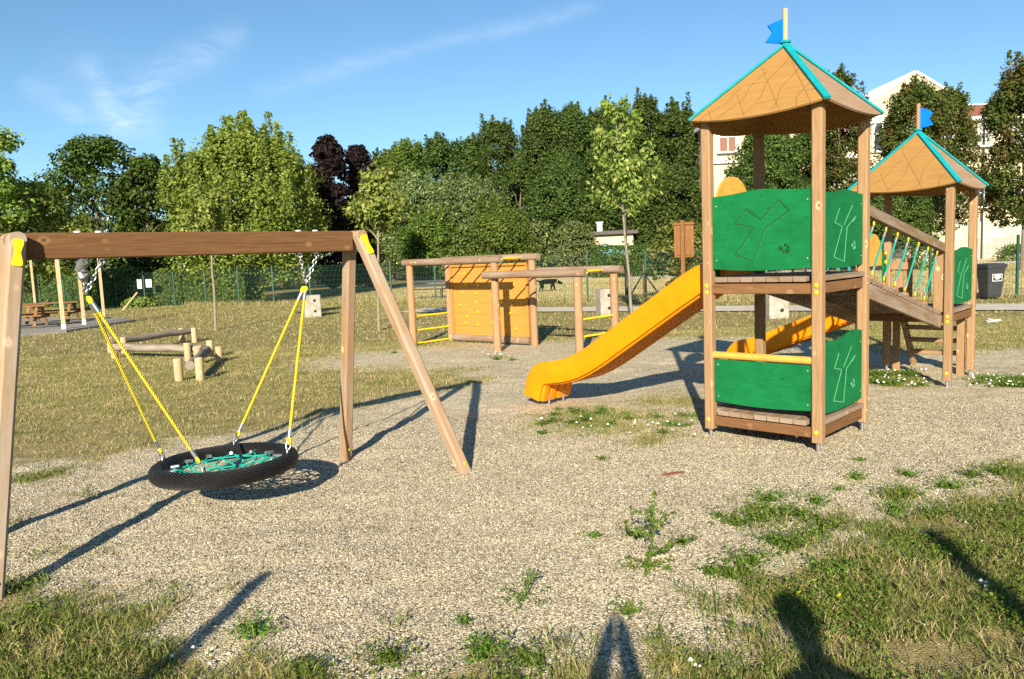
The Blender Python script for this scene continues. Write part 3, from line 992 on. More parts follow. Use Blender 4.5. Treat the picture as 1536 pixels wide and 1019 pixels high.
def hedge(label, p0, p1, w, h, n, seed, mat=None):
    g = np.random.RandomState(seed)
    p0, p1 = np.array(p0, float), np.array(p1, float)
    d = p1 - p0; L = np.linalg.norm(d); d /= L
    nn = np.array([d[1], -d[0]])
    a = g.rand(n) * L
    hh = h * (1 + 0.10 * (fbm(a * 0.6, a * 0 + seed, 3) - 0.5) * 2)
    s_ = (g.rand(n) - 0.5) * 2
    z = g.rand(n) * hh
    face = g.rand(n)
    s_ = np.where(face < 0.55, np.sign(s_) * (0.85 + 0.25 * g.rand(n)), s_)
    z = np.where(face > 0.75, hh * (0.9 + 0.14 * g.rand(n)), z)
    pos = np.stack([d[0] * a + nn[0] * s_ * w / 2, d[1] * a + nn[1] * s_ * w / 2, z], 1)
    nr = np.stack([nn[0] * s_, nn[1] * s_, (z > hh * .85) * 1.0], 1) + g.randn(n, 3) * 0.55
    v, t = leafquads(pos, nr, 0.12 + 0.08 * g.rand(n), 0.7)
    o = quickmesh("hedge", v, t, mat or L_HEDGE)
    o.location = (p0[0], p0[1], 0)
    tag(o, label, "hedge", "hedges along the fence")
    # dark twiggy inside
    mb = MB()
    q = V3((0, 0, 0)); e = V3((d[0] * L, d[1] * L, 0))
    for k in range(int(L * 3)):
        f = (k + .5) / (L * 3)
        b = q.lerp(e, f)
        mb.tube([b, b + V3((g.randn() * .2, g.randn() * .2, h * .8))], [.03, .01], 5)
    mb.build("stems", P_BARK, o)


bk = -fn
h0 = FA - fd * 16 + bk * 1.3; h1 = FA + fd * 1.6 + bk * 1.3
hedge("clipped green hedge behind the fence and the picnic tables, left of the two white notices", h0.xy, (FA - fd * 4.6 + bk * 1.3).xy, 1.2, 1.85, 26000, 1)
hedge("clipped green hedge behind the fence, right of the two white notices", (FA - fd * 3.2 + bk * 1.3).xy, (FA + fd * 3.4 + bk * 1.3).xy, 1.2, 1.75, 16000, 2)
hedge("tall dark hedge far behind the climbing frame", (-18, 84), (10, 84), 2.5, 7.0, 30000, 3, L_DARK)
hedge("tall dark hedge far behind the big maple", (-60, 78), (-17, 82), 3.0, 7.0, 50000, 4, L_DARK)
hedge("dark hedge in front of the big cream building, behind the near tower", (6, 57), (26, 55), 1.6, 2.2, 14000, 5, L_DARK)


def sapling(label, base, vtop_uv, hw, zb, seed, lean=0.0, nleaf=900, leaf=0.13, bark=None):
    y = base.y
    top = D(vtop_uv[0], vtop_uv[1], y)
    R_ = hw * y / F_PX
    th = thing("sapling", label, "young tree", (base.x, y, 0), 0, "young planted trees on the lawn")
    g = random.Random(seed)
    mb = MB()
    tp = V3((top.x - base.x, 0.1, top.z))
    pts = limb(mb, (0, 0, -.05), tp * 0.97, 0.045, 0.012, 0.003, g, 9)
    P_, N_ = [], []
    gn = np.random.RandomState(seed)
    for k in range(26):
        f = g.uniform(zb / top.z, 0.93)
        b = V3((0, 0, 0)).lerp(tp, f)
        a = g.uniform(0, 2 * PI)
        ln = R_ * (1.05 - 0.75 * abs(f - 0.55) / 0.45) * g.uniform(0.6, 1.1)
        e = b + V3((math.cos(a) * ln, math.sin(a) * ln, ln * g.uniform(0.5, 1.3)))
        br = limb(mb, b, e, 0.018, 0.004, 0.04, g, 5)
        m = nleaf // 26
        for j in range(m):
            s_ = g.uniform(0.35, 1.05)
            q = b.lerp(e, s_) + V3((g.gauss(0, .09), g.gauss(0, .09), g.gauss(0, .09) - 0.05))
            P_.append(q); N_.append((math.cos(a) + g.gauss(0, .7), math.sin(a) + g.gauss(0, .7), 0.5 + g.gauss(0, .6)))
    v, t = leafquads(np.array([tuple(q) for q in P_]), np.array(N_), leaf * (0.7 + 0.6 * gn.rand(len(P_))), 0.5)
    o = quickmesh("crown", v, t, L_LIGHT); o.parent = th
    mb.build("trunk", bark or P_BARKP, th)
    return th


sapling("tall thin sapling with sparse pale leaves standing left of the near tower's slide", G(949, 482), (922, 150), 56, 2.6, 5, nleaf=3000, leaf=0.14)
sapling("young tree with a rounded pale crown right of the swing's right leg", G(568, 496), (566, 245), 48, 2.3, 6, nleaf=2600, leaf=0.14)
sapling("young tree behind the middle of the swing beam, crown against the big maple", G(324, 495.4), (310, 282), 42, 2.7, 7, nleaf=1800, leaf=0.14)

# ------------------------------------------------------------------ play towers
ANG, S_ = 0.7663, 1.0148
cA, sA = math.cos(ANG), math.sin(ANG)
E1 = V3((sA, cA, 0)); E2 = V3((-cA, sA, 0))
RZ = math.atan2(cA, sA)
TC = V3((2.5533, 7.1995, 0))
HS = S_ / 2
PW = 0.09


def wavy(w, zb, zt, hump, sag=0.02, n=28, at=0.0, hw=0.28):
    top = []
    for i in range(n + 1):
        f = -0.5 + i / n
        z = zt + hump * math.exp(-((f - at) / hw) ** 2) - 0.008 * math.cos(f * 2 * PI)
        top.append((f * w, z))
    bot = [((0.5 - i / n) * w, zb - sag * math.cos((0.5 - i / n) * PI)) for i in range(n + 1)]
    return bot + top if False else top + bot


def groove(mb, pts, o, ux, uz, off, w=0.008):
    o, ux, uz = V3(o), V3(ux), V3(uz)
    nn = ux.cross(uz)
    P = [o + ux * a + uz * b + nn * off for a, b in pts]
    for a, b in zip(P[:-1], P[1:]):
        mb.bar(a, b, w, 0.003, nn, 0.0005)


FIG = [(-.25, .62), (-.13, .81), (.01, .66), (.19, .90), (.285, .75), (.055, .545), (-.065, .09), (-.25, .20), (-.05, .555), (-.25, .62)]
FIG2 = [[(-.10, .80), (-.21, .60), (-.03, .55), (-.23, .13), (.02, .05), (.09, .54), (.32, .70), (.24, .62)], [(.22, .85), (.01, .57)]]


def green_panel(parent, side, zb, zt, hump, fig, at=0.0, straight=False):
    """side 'LM' (local x=-HS) or 'MR' (local y=-HS)"""
    w = S_ - PW - 0.012
    if side == 'LM':
        o, ux = V3((-HS, 0, 0)), V3((0, -1, 0))
    else:
        o, ux = V3((0, -HS, 0)), V3((1, 0, 0))
    uz = V3((0, 0, 1))
    ol = wavy(w, zb, zt, hump, at=at)
    if straight:
        ol = [(-w / 2, zt), (w / 2, zt)] + ol[len(ol) // 2:]
    mb = MB()
    mb.plate([(a, b) for a, b in ol][::-1], o, ux, uz, 0.022)
    p = mb.build("green_panel", P_GREEN, parent)
    h = zt - zb
    off = 0.0123
    if fig:
        mb = MB()
        if fig == 1:
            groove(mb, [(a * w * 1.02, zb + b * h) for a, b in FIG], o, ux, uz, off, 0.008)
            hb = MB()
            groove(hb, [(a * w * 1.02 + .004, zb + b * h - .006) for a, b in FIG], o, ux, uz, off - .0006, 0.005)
            hb.build("painted_lit_edge", P_GROOVE_LIT, p)  # paler strip paints the light caught by the groove's lower edge
        else:
            for seg in FIG2:
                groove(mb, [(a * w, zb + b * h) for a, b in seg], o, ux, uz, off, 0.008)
        mb.build("carved_figure", P_GROOVE_SHADE if fig == 1 else P_GROOVE, p)  # front figure: raised dark strip paints the shade inside a groove
        mb = MB()
        px, pz = (.24, .26) if fig == 1 else (.26, .28)
        for a, b, r in ((-.03, .0, .02), (.012, .028, .014), (.035, .012, .013), (.03, -.022, .019), (-.005, -.03, .012)):
            c = o + ux * (px * w + a) + uz * (zb + pz * h + b) + ux.cross(uz) * off
            mb.ball(c, r, 10, 4, (1, 1, .12), ux.cross(uz))
        mb.build("paw_print", P_GROOVE_SHADE if fig == 1 else P_GROOVE, p)
    for a, b in ((-.46, .12), (.46, .12), (-.46, .88), (.46, .88)):
        mb = MB()
        mb.ball(o + ux * (a * w) + uz * (zb + b * h) + ux.cross(uz) * off, 0.008, 8, 4, (1, 1, .5), ux.cross(uz))
        mb.build("screw", P_STEELD, p)
    return p


def play_tower(label, centre, zplat, zeave, zpeak, zpole, flagdir, low):
    th = thing("play_tower", label, "play tower", centre, RZ, "wooden playground towers")
    corners = {'M': (-HS, -HS), 'L': (-HS, HS), 'R': (HS, -HS), 'B': (HS, HS)}
    for k, (x, y) in corners.items():
        mb = MB()
        mb.bar((x, y, 0.08), (x, y, zeave - 0.02), PW, PW, (0, 1, 0), 0.012)
        p = mb.build("post", W_POST, th)
        mb = MB()
        mb.tube([(x, y, -0.1), (x, y, 0.085)], 0.018, 10)
        mb.build("metal_foot", P_STEEL, p)
        for z in (zplat - 0.075, zplat - 0.135, 0.17):
            mb = MB()
            if k in 'LM':
                mb.ball((x - PW / 2, y, z), 0.02, 12, 6, (1, 1, .5), (-1, 0, 0))
            else:
                mb.ball((x, y - PW / 2, z + 0.02), 0.013, 10, 6, (1, 1, .5), (0, -1, 0))
            mb.build("bolt_cap", P_YEL if k in 'LM' else P_STEEL, p)

    def deck(z, name):
        ov = HS + 0.035
        n = 9
        w = (2 * ov - 0.0) / n
        mb = MB()
        for i in range(n):
            y = -ov + w * (i + .5)
            x0, x1 = -ov, ov
            if i in (0, n - 1):
                x0, x1 = -HS + PW / 2 + .004, HS - PW / 2 - .004
            mb.bar((x0, y, z - 0.0225), (x1, y, z - 0.0225), w - 0.008, 0.043, (0, 0, 1), 0.004)
        p = mb.build(name, W_GREY, th)
        mb = MB()
        for x in (-HS, HS):
            mb.bar((x * .985, -HS + PW / 2 + .002, z - 0.105), (x * .985, HS - PW / 2 - .002, z - 0.105), 0.045, 0.09, (0, 0, 1))
        for y in (-HS, HS):
            mb.bar((-HS + PW / 2 + .002, y * .985, z - 0.105), (HS - PW / 2 - .002, y * .985, z - 0.105), 0.045, 0.09, (0, 0, 1))
        mb.build("joist", W_BEAM, p)
    deck(zplat, "platform")
    if low:
        deck(0.262, "platform")
    if low:
        green_panel(th, 'LM', 1.565, 2.205, 0.05, 1)
        green_panel(th, 'LM', 0.345, 0.735, 0, 0, straight=True)
        green_panel(th, 'MR', 0.31, 0.915, 0.05, 2, at=0.27)
        mb = MB()
        mb.tube([(-HS, HS - PW / 2, 0.775), (-HS, -HS + PW / 2, 0.775)], 0.034, 14)
        mb.build("orange_rail", P_ORANGE, th)
    green_panel(th, 'MR', zplat + 0.07, zplat + 0.685, 0.05, 2, at=0.08)
    # slide entrance boards on the far left face
    for s in (-1, 1):
        mb = MB()
        mb.plate([(-.055, zplat), (.055, zplat), (.055, zplat + .62), (.0, zplat + .72), (-.055, zplat + .62)], (s * 0.37, HS, 0), (1, 0, 0), (0, 0, 1), 0.022)
        p = mb.build("entrance_board", P_GREEN, th)
        for z in (.68, .56):
            mb = MB()
            mb.ball((s * 0.37, HS - 0.02, zplat + z), 0.028, 12, 6, (1, 1, .6), (0, -1, 0))
            mb.build("bolt_cap", P_YEL, p)
    mb = MB()
    arc = [(0.33 * math.cos(a * PI / 20), zplat + 0.64 + 0.30 * math.sin(a * PI / 20)) for a in range(21)]
    mb.plate([(0.33, zplat + .52)] + arc + [(-0.33, zplat + .52)], (0, HS + 0.025, 0), (-1, 0, 0), (0, 0, 1), 0.022)
    mb.build("entrance_arch", P_ORANGE, th)
    # roof
    k = HS * 1.215
    z0 = zeave
    names = [((-k, -k), (-k, k)), ((k, -k), (-k, -k)), ((k, k), (k, -k)), ((-k, k), (k, k))]
    for i, (a, b) in enumerate(names):
        A = V3((a[0], a[1], z0)); B = V3((b[0], b[1], z0)); T = V3((0, 0, zpeak))
        mid = (A + B) / 2
        ux = (A - B).normalized()
        uy = (T - mid).normalized()
        hw, H = (A - B).length / 2, (T - mid).length
        sag = [(-hw + 2 * hw * j / 16, -0.082 * (1 - (2 * j / 16 - 1) ** 2)) for j in range(17)]
        ol = sag + [(0, H)]
        mb = MB()
        mb.plate(ol, mid, ux, uy, 0.018)
        p = mb.build("roof_panel", W_ROOF2 if i == 1 else W_ROOF, th)
        if i == 0 or (i == 0 and not low):
            mb = MB()
            rng = random.Random(4 if low else 9)
            nn = ux.cross(uy).normalized()
            for x0 in (-.42, -.24, -.06, .12, .30) if low else (-.35, -.1, .12, .33):
                pts = []
                for j in range(18):
                    t = j / 17
                    yy = -0.05 + t * H * (0.92 - abs(x0) * 1.1)
                    xx = (x0 + (0.16 * t if low else 0.25 * t)) * hw * 2 * (1 - t * 0.35) + 0.028 * math.sin(t * 9 + x0 * 8)
                    if abs(xx) < hw * (1 - yy / H) * 0.96:
                        pts.append((xx, yy))
                if len(pts) > 2:
                    groove(mb, pts, mid, ux, uy, 0.0105, 0.006)
            for x0 in (-.3, -.05, .2, .42) if low else (-.1, .2):
                pts = [((x0 - t * 0.30) * hw * 2, -0.06 + t * H * .75) for t in (0, .25, .5, .75, 1)]
                pts = [q for q in pts if abs(q[0]) < hw * (1 - q[1] / H) * 0.95]
                if len(pts) > 1:
                    groove(mb, pts, mid, ux, uy, 0.0108, 0.003)
            mb.build("carved_line", P_ROOFGROOVE, p)
    for (x, y) in ((-k, -k), (-k, k), (k, -k), (k, k)):
        A = V3((x, y, z0)); T = V3((0, 0, zpeak))
        d = (T - A).normalized()
        upv = V3((x, y, 0)).normalized()
        mb = MB()
        mb.bar(A - d * 0.02 + V3((0, 0, 0.018)), T + V3((0, 0, 0.02)), 0.062, 0.022, (upv + V3((0, 0, 1.2))).normalized(), 0.004)
        mb.build("ridge_trim", P_TEAL, th)
    mb = MB()
    mb.plate([(0.05 * math.cos(a * PI / 4 + .4), 0.05 * math.sin(a * PI / 4 + .4)) for a in range(8)], (0, 0, zpeak + 0.035), (1, 0, 0), (0, 1, 0), 0.02)
    mb.build("roof_cap", P_TEAL, th)
    mb = MB()
    mb.tube([(0, 0, zpeak + .02), (0, 0, zpole)], 0.024, 12)
    pole = mb.build("flagpole", W_PALE if low else W_POST, th)
    fl = V3((flagdir[0] * sA + flagdir[1] * cA, -flagdir[0] * cA + flagdir[1] * sA, 0)).normalized()
    mb = MB()
    if low:
        ol = [(.02, 0), (.02, .215), (.155, .165), (.115, .105), (.175, .02)]
    else:
        ol = [(.02, 0), (.02, .245), (.10, .225), (.165, .175), (.12, .12), (.17, .03)]
    mb.plate(ol, (0, 0, zpole - 0.30), fl, (0, 0, 1), 0.02)
    mb.build("flag", P_BLUE, pole)
    return th


T1 = play_tower("tall near wooden tower with four green panels and a blue flag pointing left", TC, 1.49, 2.90, 3.53, 3.85, (-1, .1), True)
TX = 3.71
TC2 = TC + E1 * TX - E2 * 0.02
T2 = play_tower("lower far wooden tower with one green panel, at the end of the rope bridge", TC2, 0.92, 2.395, 3.08, 3.43, (1, -.3), False)
# guards and steps of the far tower
mb = MB()
mb.bar((-HS, -HS + .105, 0.90), (-HS, -HS + .105, 1.66), 0.12, 0.03, (-1, 0, 0))
mb.build("guard_board", W_POST, T2)
mb = MB()
for y in (HS - .15, HS - .27):
    mb.bar((HS, y, 0.98), (HS, y, 1.52), 0.09, 0.03, (-1, 0, 0))
mb.bar((HS - .03, HS - .05, 1.42), (HS - .03, HS - .33, 1.42), 0.03, 0.1, (0, 0, 1))
mb.build("guard_board", W_POST, T2)
mb = MB()
for y in (-.34, .34):
    mb.bar((HS + .02, y, 0.86), (HS + .62, y, 0.0), 0.045, 0.13, (0, 0, 1))
    mb.bar((HS + .02, y + (.05 if y > 0 else -.05), 0.0), (HS + .02, y + (.05 if y > 0 else -.05), 0.84), 0.045, 0.09, (0, 1, 0))
st = mb.build("stair_side", W_POST, T2)
mb = MB()
for i, z in enumerate((0.22, 0.40, 0.58, 0.75)):
    x = HS + .02 + (0.86 - z) / 0.86 * 0.60
    mb.bar((x, -.315, z), (x, .315, z), 0.15, 0.05, (0, 0, 1))
mb.build("step", W_POST, T2)


# ------------------------------------------------------------------ slides
def slide(label, centre, ztop, run, z_end):
    th = thing("slide", label, "slide", centre, RZ, "yellow plastic slides")
    y0 = HS + 0.0
    b = z_end
    P = [(-.05, ztop), (.10, ztop), (.20, ztop - .03), (.32, ztop - .10)]
    P += [(run * .70, b + .17), (run * .80, b + .085), (run * .88, b + .05), (run * .935, b + .035)]
    # smooth bend down at the mouth
    cx, cz, r = run * .935, b + .035 - .13, .13
    for a in (20, 40, 60, 75):
        P.append((cx + r * math.sin(rad(a)), cz + r * math.cos(rad(a))))
    ex, ez = P[-1]
    P.append((ex + .045, 0.075))
    # resample the long part
    Q = []
    for i in range(len(P) - 1):
        n = 10 if (P[i + 1][0] - P[i][0]) > .6 else 2
        for j in range(n):
            f = j / n
            Q.append((P[i][0] + (P[i + 1][0] - P[i][0]) * f, P[i][1] + (P[i + 1][1] - P[i][1]) * f))
    Q.append(P[-1])
    for _ in range(3):
        Q = [Q[0]] + [((Q[i - 1][0] + 2 * Q[i][0] + Q[i + 1][0]) / 4, (Q[i - 1][1] + 2 * Q[i][1] + Q[i + 1][1]) / 4) for i in range(1, len(Q) - 1)] + [Q[-1]]
    W = 0.27
    sec = [(-W + .045, .012), (0, 0), (W - .045, .012), (W - .025, .03), (W - .02, .175), (W - .01, .195), (W + .01, .2), (W + .022, .185), (W + .024, -.03), (W + .015, -.055)]
    nf = 4
    for i in range(nf):
        x1 = W - 0.01 - i * (2 * W - .02) / nf
        wd = (2 * W - .02) / nf
        for j, (fx, fz) in enumerate(((.0, -.035), (.14, -.075), (.5, -.085), (.86, -.075))):
            sec.append((x1 - wd * fx, fz))
    sec += [(-W + .01, -.035), (-W - .015, -.055), (-W - .024, -.03), (-W - .022, .185), (-W - .01, .2), (-W + .01, .195), (-W + .02, .175), (-W + .025, .03)]
    rings = []
    for i, (s_, z) in enumerate(Q):
        a = Q[max(i - 1, 0)]; c = Q[min(i + 1, len(Q) - 1)]
        t = V3((0, c[0] - a[0], c[1] - a[1])).normalized()
        nrm = V3((0, -t.z, t.y))
        rings.append([V3((x, y0 + s_, z)) + nrm * h for x, h in sec])
    mb = MB()
    mb.loft(rings, True, True)
    o = mb.build("chute", P_SLIDE, th)
    md = o.modifiers.new("edge", 'EDGE_SPLIT'); md.split_angle = rad(40)
    mb = MB()
    for x in (-.13, .13):
        mb.tube([(x, y0 + ex - .035, 0.14), (x, y0 + ex - .015, -0.08)], 0.014, 8)
    mb.build("metal_leg", P_STEEL, th)
    return th


slide("large orange yellow slide running down left from the near tower", TC, 1.44, 2.40, 0.30)
slide("half shaded orange slide of the far tower, seen under the rope bridge", TC2, 0.85, 1.80, 0.20)

# ------------------------------------------------------------------ rope bridge
br = thing("rope_bridge", "sloping wooden bridge with teal ropes joining the two towers", "bridge", TC, RZ)
bx0, bx1 = HS + .05, TX - HS - .05
bz0, bz1 = 1.46, 0.90


def bz(x):
    return bz0 + (bz1 - bz0) * (x - bx0) / (bx1 - bx0)


for y in (-.44, .44):
    mb = MB()
    mb.bar((bx0, y, bz(bx0) - .115), (bx1, y, bz(bx1) - .115), 0.045, 0.15, (0, 0, 1))
    mb.build("side_beam", W_GREY, br)
mb = MB()
nsl = 27
for i in range(nsl):
    x = bx0 + .03 + (bx1 - bx0 - .06) * (i + .5) / nsl
    mb.bar((x, -.475, bz(x) - .02), (x, .475, bz(x) - .02), 0.082, 0.036, (0, 0, 1))
mb.build("deck_plank", W_GREY, br)


def rz_(x):
    return 2.07 + (1.655 - 2.07) * (x - bx0) / (bx1 - bx0)


for y in (-.47, .47):
    mb = MB()
    mb.bar((bx0 - .06, y, rz_(bx0 - .06)), (bx1 + .06, y, rz_(bx1 + .06)), 0.06, 0.10, (0, 0, 1))
    mb.build("handrail", W_GREY, br)
for i in range(7):
    f = 0.03 + i / 7.6
    x = bx0 + (bx1 - bx0) * (f + .10)
    mb = MB()
    mb.tube([(x, -.36, bz(x) + .045), (x, .36, bz(x) + .045)], 0.05, 12)
    mb.build("log_tread", W_LOG, br)
    for s in (-1, 1):
        top = V3((x + .03, s * .465, rz_(x + .03) - .055)); bot = V3((x, s * .33, bz(x) + .10))
        d = (bot - top).normalized()
        a = top + d * .075; b = bot - d * .075
        mb = MB()
        mb.tube([a, b], 0.011, 8)
        rp = mb.build("teal_rope", P_TEALROPE, br)
        for c in (top + d * .03, bot - d * .03):
            mb = MB()
            mb.torus(c, 0.024, 0.0085, (-.3, 1, 0.1), 14, 7)
            mb.build("yellow_eye", P_YEL, rp)
        mb = MB(); mb.tube([a - d * .025, a + d * .03], 0.0135, 8); mb.build("ferrule", P_STEEL, rp)
        mb = MB(); mb.tube([b - d * .03, b + d * .025], 0.0135, 8); mb.build("ferrule", P_STEEL, rp)
        mb = MB(); mb.tube([bot - d * .012, bot + d * .05], 0.008, 6); mb.build("eye_bolt", P_STEEL, rp)

# ------------------------------------------------------------------ swing frame with basket
aL = D(30, 372.5, 4.80); aR = D(527, 360.5, 6.50)
zb_ = (aL.z + aR.z) / 2
aL.z = zb_; aR.z = zb_
bd_ = (aR - aL); bd_.z = 0; BL = bd_.length; bd_.normalize()
bp = V3((bd_.y, -bd_.x, 0))          # towards the camera
mid = (aL + aR) / 2
sw = thing("swing_frame", "wooden swing frame with a thick beam on splayed square legs", "swing frame", (mid.x, mid.y, 0))
mb = MB()
mb.bar(aL + bd_ * .03, aR - bd_ * .02, 0.09, 0.165, (0, 0, 1), 0.008)
mb.build("beam", W_BEAM, sw, True)
fR = G(706, 709); bR = G(517, 688); fL = G(-17, 905)
bLft = aL + (aL - fL) * 0.85; bLft = V3((aL.x - 0.62, aL.y + 0.36, 0))
for foot, a, side, sgn in ((fL, aL, 1, -1), (bLft, aL, -1, -1), (fR, aR, 1, 1), (bR, aR, -1, 1)):
    foot = V3((foot.x, foot.y, -0.12))
    top = a + bd_ * (0.035 * sgn) + bp * (0.075 * side) + V3((0, 0, 0.03))
    d = (top - foot).normalized()
    mb = MB()
    mb.bar(foot, top + d * 0.02, 0.094, 0.094, bp, 0.016)
    # rounded head
    s_ = d.cross(bp).normalized()
    mb.tube([top + d * .012 - bp * .05, top + d * .012 + bp * .05], 0.045, 16)
    leg = mb.build("leg", W_LEGG if (side == 1 and sgn == -1) else W_LEG, sw, True)
    mb = MB()
    q = foot + d * .22
    mb.ball(q + bp * .053, 0.014, 10, 5, (1, 1, .6), bp)
    mb.build("bolt_cap", P_YEL, leg, False, None)
    leg.children[0].data.transform(Matrix.Translation(-V3(sw.location)))
    if side == 1:
        nn = bp - d * bp.dot(d); nn.normalize()
        ux = d.cross(nn).normalized()
        ol = []
        for k in range(40):
            t = k / 40 * 2 * PI
            L_, W_ = 0.084, 0.036
            yy = L_ * math.sin(t) * (1 if abs(math.sin(t)) < 2 else 1)
            ww = W_ * (0.42 + 0.75 * (abs(yy) / L_) ** 1.3)
            c_ = math.copysign(abs(math.cos(t)) ** 0.45, math.cos(t))
            ol.append((ww * c_, yy))
        mb = MB()
        mb.plate(ol, top - d * 0.085 + nn * 0.054, ux, d, 0.014)
        mb.ball(top - d * 0.085 + nn * 0.062, 0.007, 8, 4, (1, 1, .4), nn)
        mb.build("yellow_cover", P_YEL, sw, True)


def on_beam(u, drop=0.0):
    """point on the beam axis seen at picture column u"""
    best = min((abs((D(u, 370, 1).x - 0) * p.y - p.x), p) for p in [aL.lerp(aR, k / 400) for k in range(401)])[1]
    return best - V3((0, 0, 0.083 + drop))


hk = [on_beam(118), on_beam(150), on_beam(449), on_beam(474)]
for h in hk:
    mb = MB()
    mb.tube([h + V3((0, 0, .165)), h + V3((0, 0, .176))], 0.022, 12)
    mb.build("bolt_head", P_WHITE, sw, True)
    mb = MB()
    mb.torus(h - V3((0, 0, .022)), 0.018, 0.006, bp, 12, 6)
    mb.tube([h - V3((0, 0, .008)), h + V3((0, 0, .004))], 0.02, 10)
    mb.build("eye_bolt", P_STEEL, sw, True)

jL = D(128, 438, on_beam(128).y + 0.02); jR = D(459, 424, on_beam(459).y + .02)
sc_ = V3((mid.x - .015, mid.y - .02, 0.315))
RR, RT = 0.464, 0.060
bsk = thing("basket_swing", "round black basket swing with teal net hanging on yellow ropes under the beam", "swing", (sc_.x, sc_.y, 0))
tilt = Matrix.Rotation(rad(-1.2), 4, 'Y') @ Matrix.Rotation(rad(-1.0), 4, 'X')


def ringp(a, r, z=0.0):
    return sc_ + (tilt @ V3((math.cos(a) * r, math.sin(a) * r, z)))


mb = MB()
N_ = 72
pts = [ringp(2 * PI * i / N_, RR) for i in range(N_)]
mb.tube(pts, RT, 18, closed=True)
mb.build("ring", P_RING, bsk, True)
# teal net of concentric diamonds
mb = MB(); knot = mb; fers = []
NR = 14
levels = [(RR - RT - .012, .0), (.315, -.012), (.235, -.035), (.155, -.05), (.075, -.06)]
nodes = []
for li, (r, z) in enumerate(levels):
    nn_ = NR if li < 3 else NR // 2
    off = (li % 2) * PI / nn_ if li < 4 else 0
    nodes.append([ringp(2 * PI * i / nn_ + off, r, z) for i in range(nn_)])
for li in range(4):
    A, B = nodes[li], nodes[li + 1]
    for i, b in enumerate(B):
        near = sorted(A, key=lambda q: (q - b).length)[:2 if len(A) == len(B) else 3]
        for q in near:
            m = q.lerp(b, .5) - V3((0, 0, .006))
            mb.tube([q, m, b], 0.0075, 7)
    if li:
        for i, q in enumerate(nodes[li]):
            mb.tube([q, nodes[li][(i + 1) % len(nodes[li])]], 0.0065, 6) if li in (1, 3) else None
            knot.ball(q, 0.013, 8, 5)
B = nodes[4]
mb.tube(B, 0.008, 6, closed=True)
for q in B:
    mb.tube([q, ringp(0, 0, -.062)], 0.007, 6)
for q in nodes[0]:
    d = (q - sc_); d.z = 0; d.normalize()
    fer = MB(); fers.append(fer)
    fer.tube([q + d * .025, q - d * .05 + V3((0, 0, .012))], [0.015, 0.013], 10)
net = mb.build("net", P_TEALROPE, bsk, True)
for fer in fers:
    o_ = fer.build("ferrule", P_STEEL, net); o_.data.transform(Matrix.Translation(-V3(bsk.location)))
att = [(PI * 0.985, jL), (-PI * 0.495, jL), (PI * 0.56, jR), (0.03, jR)]
for a, j in att:
    r0 = RR if abs(a + PI * .495) > .1 else RR - .05
    e = ringp(a, r0, RT + .015)
    d = (j - e).normalized()
    t0 = e + d * .10; t1 = j - d * .10
    mb = MB()
    n = 12
    mb.tube([t0.lerp(t1, k / n) for k in range(n + 1)], 0.0108, 10)
    rp = mb.build("yellow_rope", P_ROPE, bsk, True)
    back = Matrix.Translation(-V3(bsk.location))
    for q0, q1_ in ((t0 - d * .01, t0 + d * .06), (t1 - d * .05, t1 + d * .02)):
        mb = MB(); mb.tube([q0, q1_], 0.014, 10); o_ = mb.build("ferrule", P_STEEL, rp); o_.data.transform(back)
    mb = MB()
    mb.link(e + d * .035, d, V3((1, 0, 0)), .065, .035, .006)
    mb.link(e - V3((0, 0, .02)), V3((0, 0, 1)), V3((0, 1, 0)), .07, .04, .006)
    o_ = mb.build("shackle", P_STEEL, rp); o_.data.transform(back)
    for q0 in (t0 - d * .03, t1 + d * .04):
        mb = MB(); mb.torus(q0, .02, .009, d.orthogonal(), 12, 6); o_ = mb.build("rope_eye", P_YEL, rp); o_.data.transform(back)
for h, j in ((hk[0], jL), (hk[1], jL), (hk[2], jR), (hk[3], jR)):
    mb = MB()
    mb.chain(h - V3((0, 0, .03)), j + V3((0, 0, -.01)), .046, W=.025, r=.0045)
    mb.build("chain", P_STEEL, bsk, True)
# taped sleeve over the left chain
mb = MB()
p0 = hk[0] - V3((0, 0, .005)); p1 = hk[0].lerp(jL, .62)
rr_ = []
g = random.Random(3)
pl, rl = [], []
for k in range(15):
    f = k / 14
    pl.append(p0.lerp(p1, f) + V3((g.gauss(0, .006), g.gauss(0, .006), 0)))
    rl.append(.040 - .012 * f + g.gauss(0, .006))
mb.tube(pl, rl, 9, smooth=False)
mb.build("taped_sleeve", P_TAPE, bsk, True)

